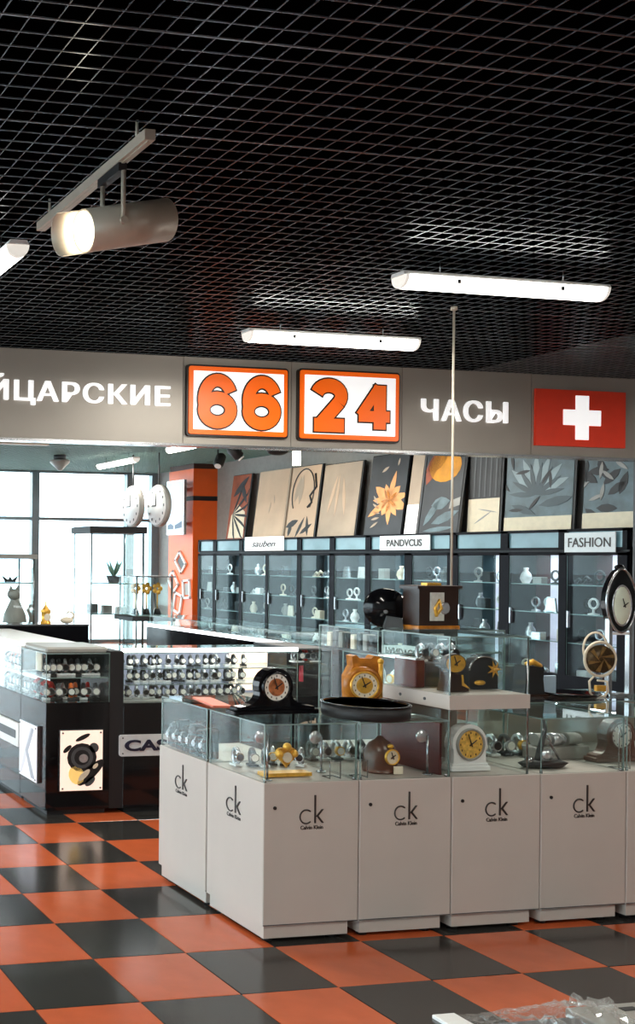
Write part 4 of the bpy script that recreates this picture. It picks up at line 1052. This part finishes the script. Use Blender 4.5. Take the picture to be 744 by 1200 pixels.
# column decorations: wall clocks, screen, frames
for k, (y, x, lab) in enumerate(((15.35, 7.62, 'large round white hanging clock left of its twin before the window'), (14.95, 7.86, 'round white hanging clock between its twin and the column'))):
    t = thing('hanging_clock', lab, 'clock', (x, y, 2.47))
    MB().lathe([(.0,-.03),(.32,-.03),(.335,-.01),(.335,.05),(0,.06)], n=36, axis='X').build('case', GRY, t)
    MB().lathe([(.305,-.031),(.305,-.036),(0,-.037)], n=36, axis='X').build('dial', WHITE, t)
    for q in range(12):
        a_ = R(30*q); MB().box(-.042, -.034, -.01+.25*math.sin(a_), .01+.25*math.sin(a_), -.02+.25*math.cos(a_), .02+.25*math.cos(a_)).build('hour_mark', GRYD, t)
    MB().box(-.045, -.038, -.01, .01, 0, .2).build('minute_hand', BLACKM, t)
    MB().box(-.045, -.038, 0, .13, -.008, .008).build('hour_hand', BLACKM, t)
    MB().cyl((.01,0,.33), (.01,0,.84), .012, n=8).build('hanger', GRYD, t)
t = thing('blue_display', 'pale blue upright advertising panel fixed on the column flank', 'panel', (9.10, 16.95, 2.06), -Q)
MB().box(0, .60, -.02, .03, 0, .96).build('frame', STEEL, t)
MB().box(.03, .57, -.024, -.02, .03, .93).build('screen', mat('pale_blue_screen', S(190,210,232), .3, var=.12, scale=3, emit=.12), t)
MB().prism([(.05,.10),(.25,.10),(.25,.16),(.15,.20),(.05,.17)], -.026, -.022).prism([(.30,.10),(.54,.12),(.54,.24),(.42,.20),(.30,.17)], -.026, -.022).build('print', mat('navy_print', S(70,92,120), .4), t)
for z in (.2, .8): MB().box(.25, .35, .03, .18, z-.03, z+.03).build('bracket', STEEL, t)
for k, (y, z, rot, sz, lab) in enumerate(((16.80, 1.573, 45, .17, 'tilted white frame highest on the orange column'), (17.05, 1.22, 40, .17, 'white frame at the left edge of the orange column'),
        (16.58, 1.10, 5, .17, 'upright white frame at the right of the column flank'), (16.88, .84, -15, .18, 'tilted white frame low on the column flank'), (16.92, .46, 30, .13, 'lowest white frame on the orange column'))):
    t = thing('picture_frame', lab, 'frame', (9.288, y, z), 0, 'white frames on the column', (0, 0, -Q))
    o = bpy.data.objects.new('x', None) if False else None
    fr = MB(); c_, s_ = math.cos(R(rot)), math.sin(R(rot))
    def rp(pts): return [(x*c_-q*s_, x*s_+q*c_) for x, q in pts]
    h = sz*.75; wv = .035
    for P in ([(-h,-sz),(h,-sz),(h,-sz+wv),(-h,-sz+wv)], [(-h,sz-wv),(h,sz-wv),(h,sz),(-h,sz)], [(-h,-sz),(-h+wv,-sz),(-h+wv,sz),(-h,sz)], [(h-wv,-sz),(h,-sz),(h,sz),(h-wv,sz)]):
        fr.prism(rp(P), -.03, 0)
    fr.build('frame', WHITE, t)
    MB().prism(rp([(-h*.55,-sz*.6),(h*.55,-sz*.6),(h*.55,sz*.6),(-h*.55,sz*.6)]), -.008, 0).build('picture', (GRYD, ORANGE, GRY, ORANGE, WHITE)[k], t)

# ================================================================== WRAPPED PARCEL BY THE VIEWER
pk = thing('wrapped_board', 'pale board with a slot wrapped in crumpled clear film on the floor', 'parcel', (3.12, 2.93, 0))
MB().bbox(.06, .66, -.14, .135, 0, .03, .004).build('board', GRY, pk)
MB().bbox(-.30, .05, -.14, .09, 0, .022, .008).build('wrapped_roll', GRYD, pk)
MB().box(.245, .305, .075, .10, .0302, .0325).build('slot', BLACKM, pk)
MB().bbox(-.42, -.33, .10, .20, .0, .012, .003).build('card_flap', WHITE, pk)
nx, ny = 46, 20; V = []; rnd = random.Random(3)
from mathutils import noise
for i in range(nx+1):
    for j in range(ny+1):
        x = -.36 + .66*i/nx; y = -.14 + .33*j/ny
        e = math.sin(math.pi*i/nx)**.7 * math.sin(math.pi*(.15+.85*j/ny))**.7
        q = noise.noise(Vector((x*9, y*9, 1.3)))*.5 + 1.4*abs(noise.noise(Vector((x*17, y*17, 4.1)))) + .5*abs(noise.noise(Vector((x*40, y*40, 2.1))))
        hump = math.exp(-((x-.03)/.16)**2)
        V.append((x + .01*rnd.uniform(-1,1), y + .01*rnd.uniform(-1,1), max(.004, e*(.034+.048*hump) + .050*q*e)+.002))
F = [(i*(ny+1)+j, (i+1)*(ny+1)+j, (i+1)*(ny+1)+j+1, i*(ny+1)+j+1) for i in range(nx) for j in range(ny)]
MB().add(V, F, 0, False).build('plastic_film', FILM, pk)
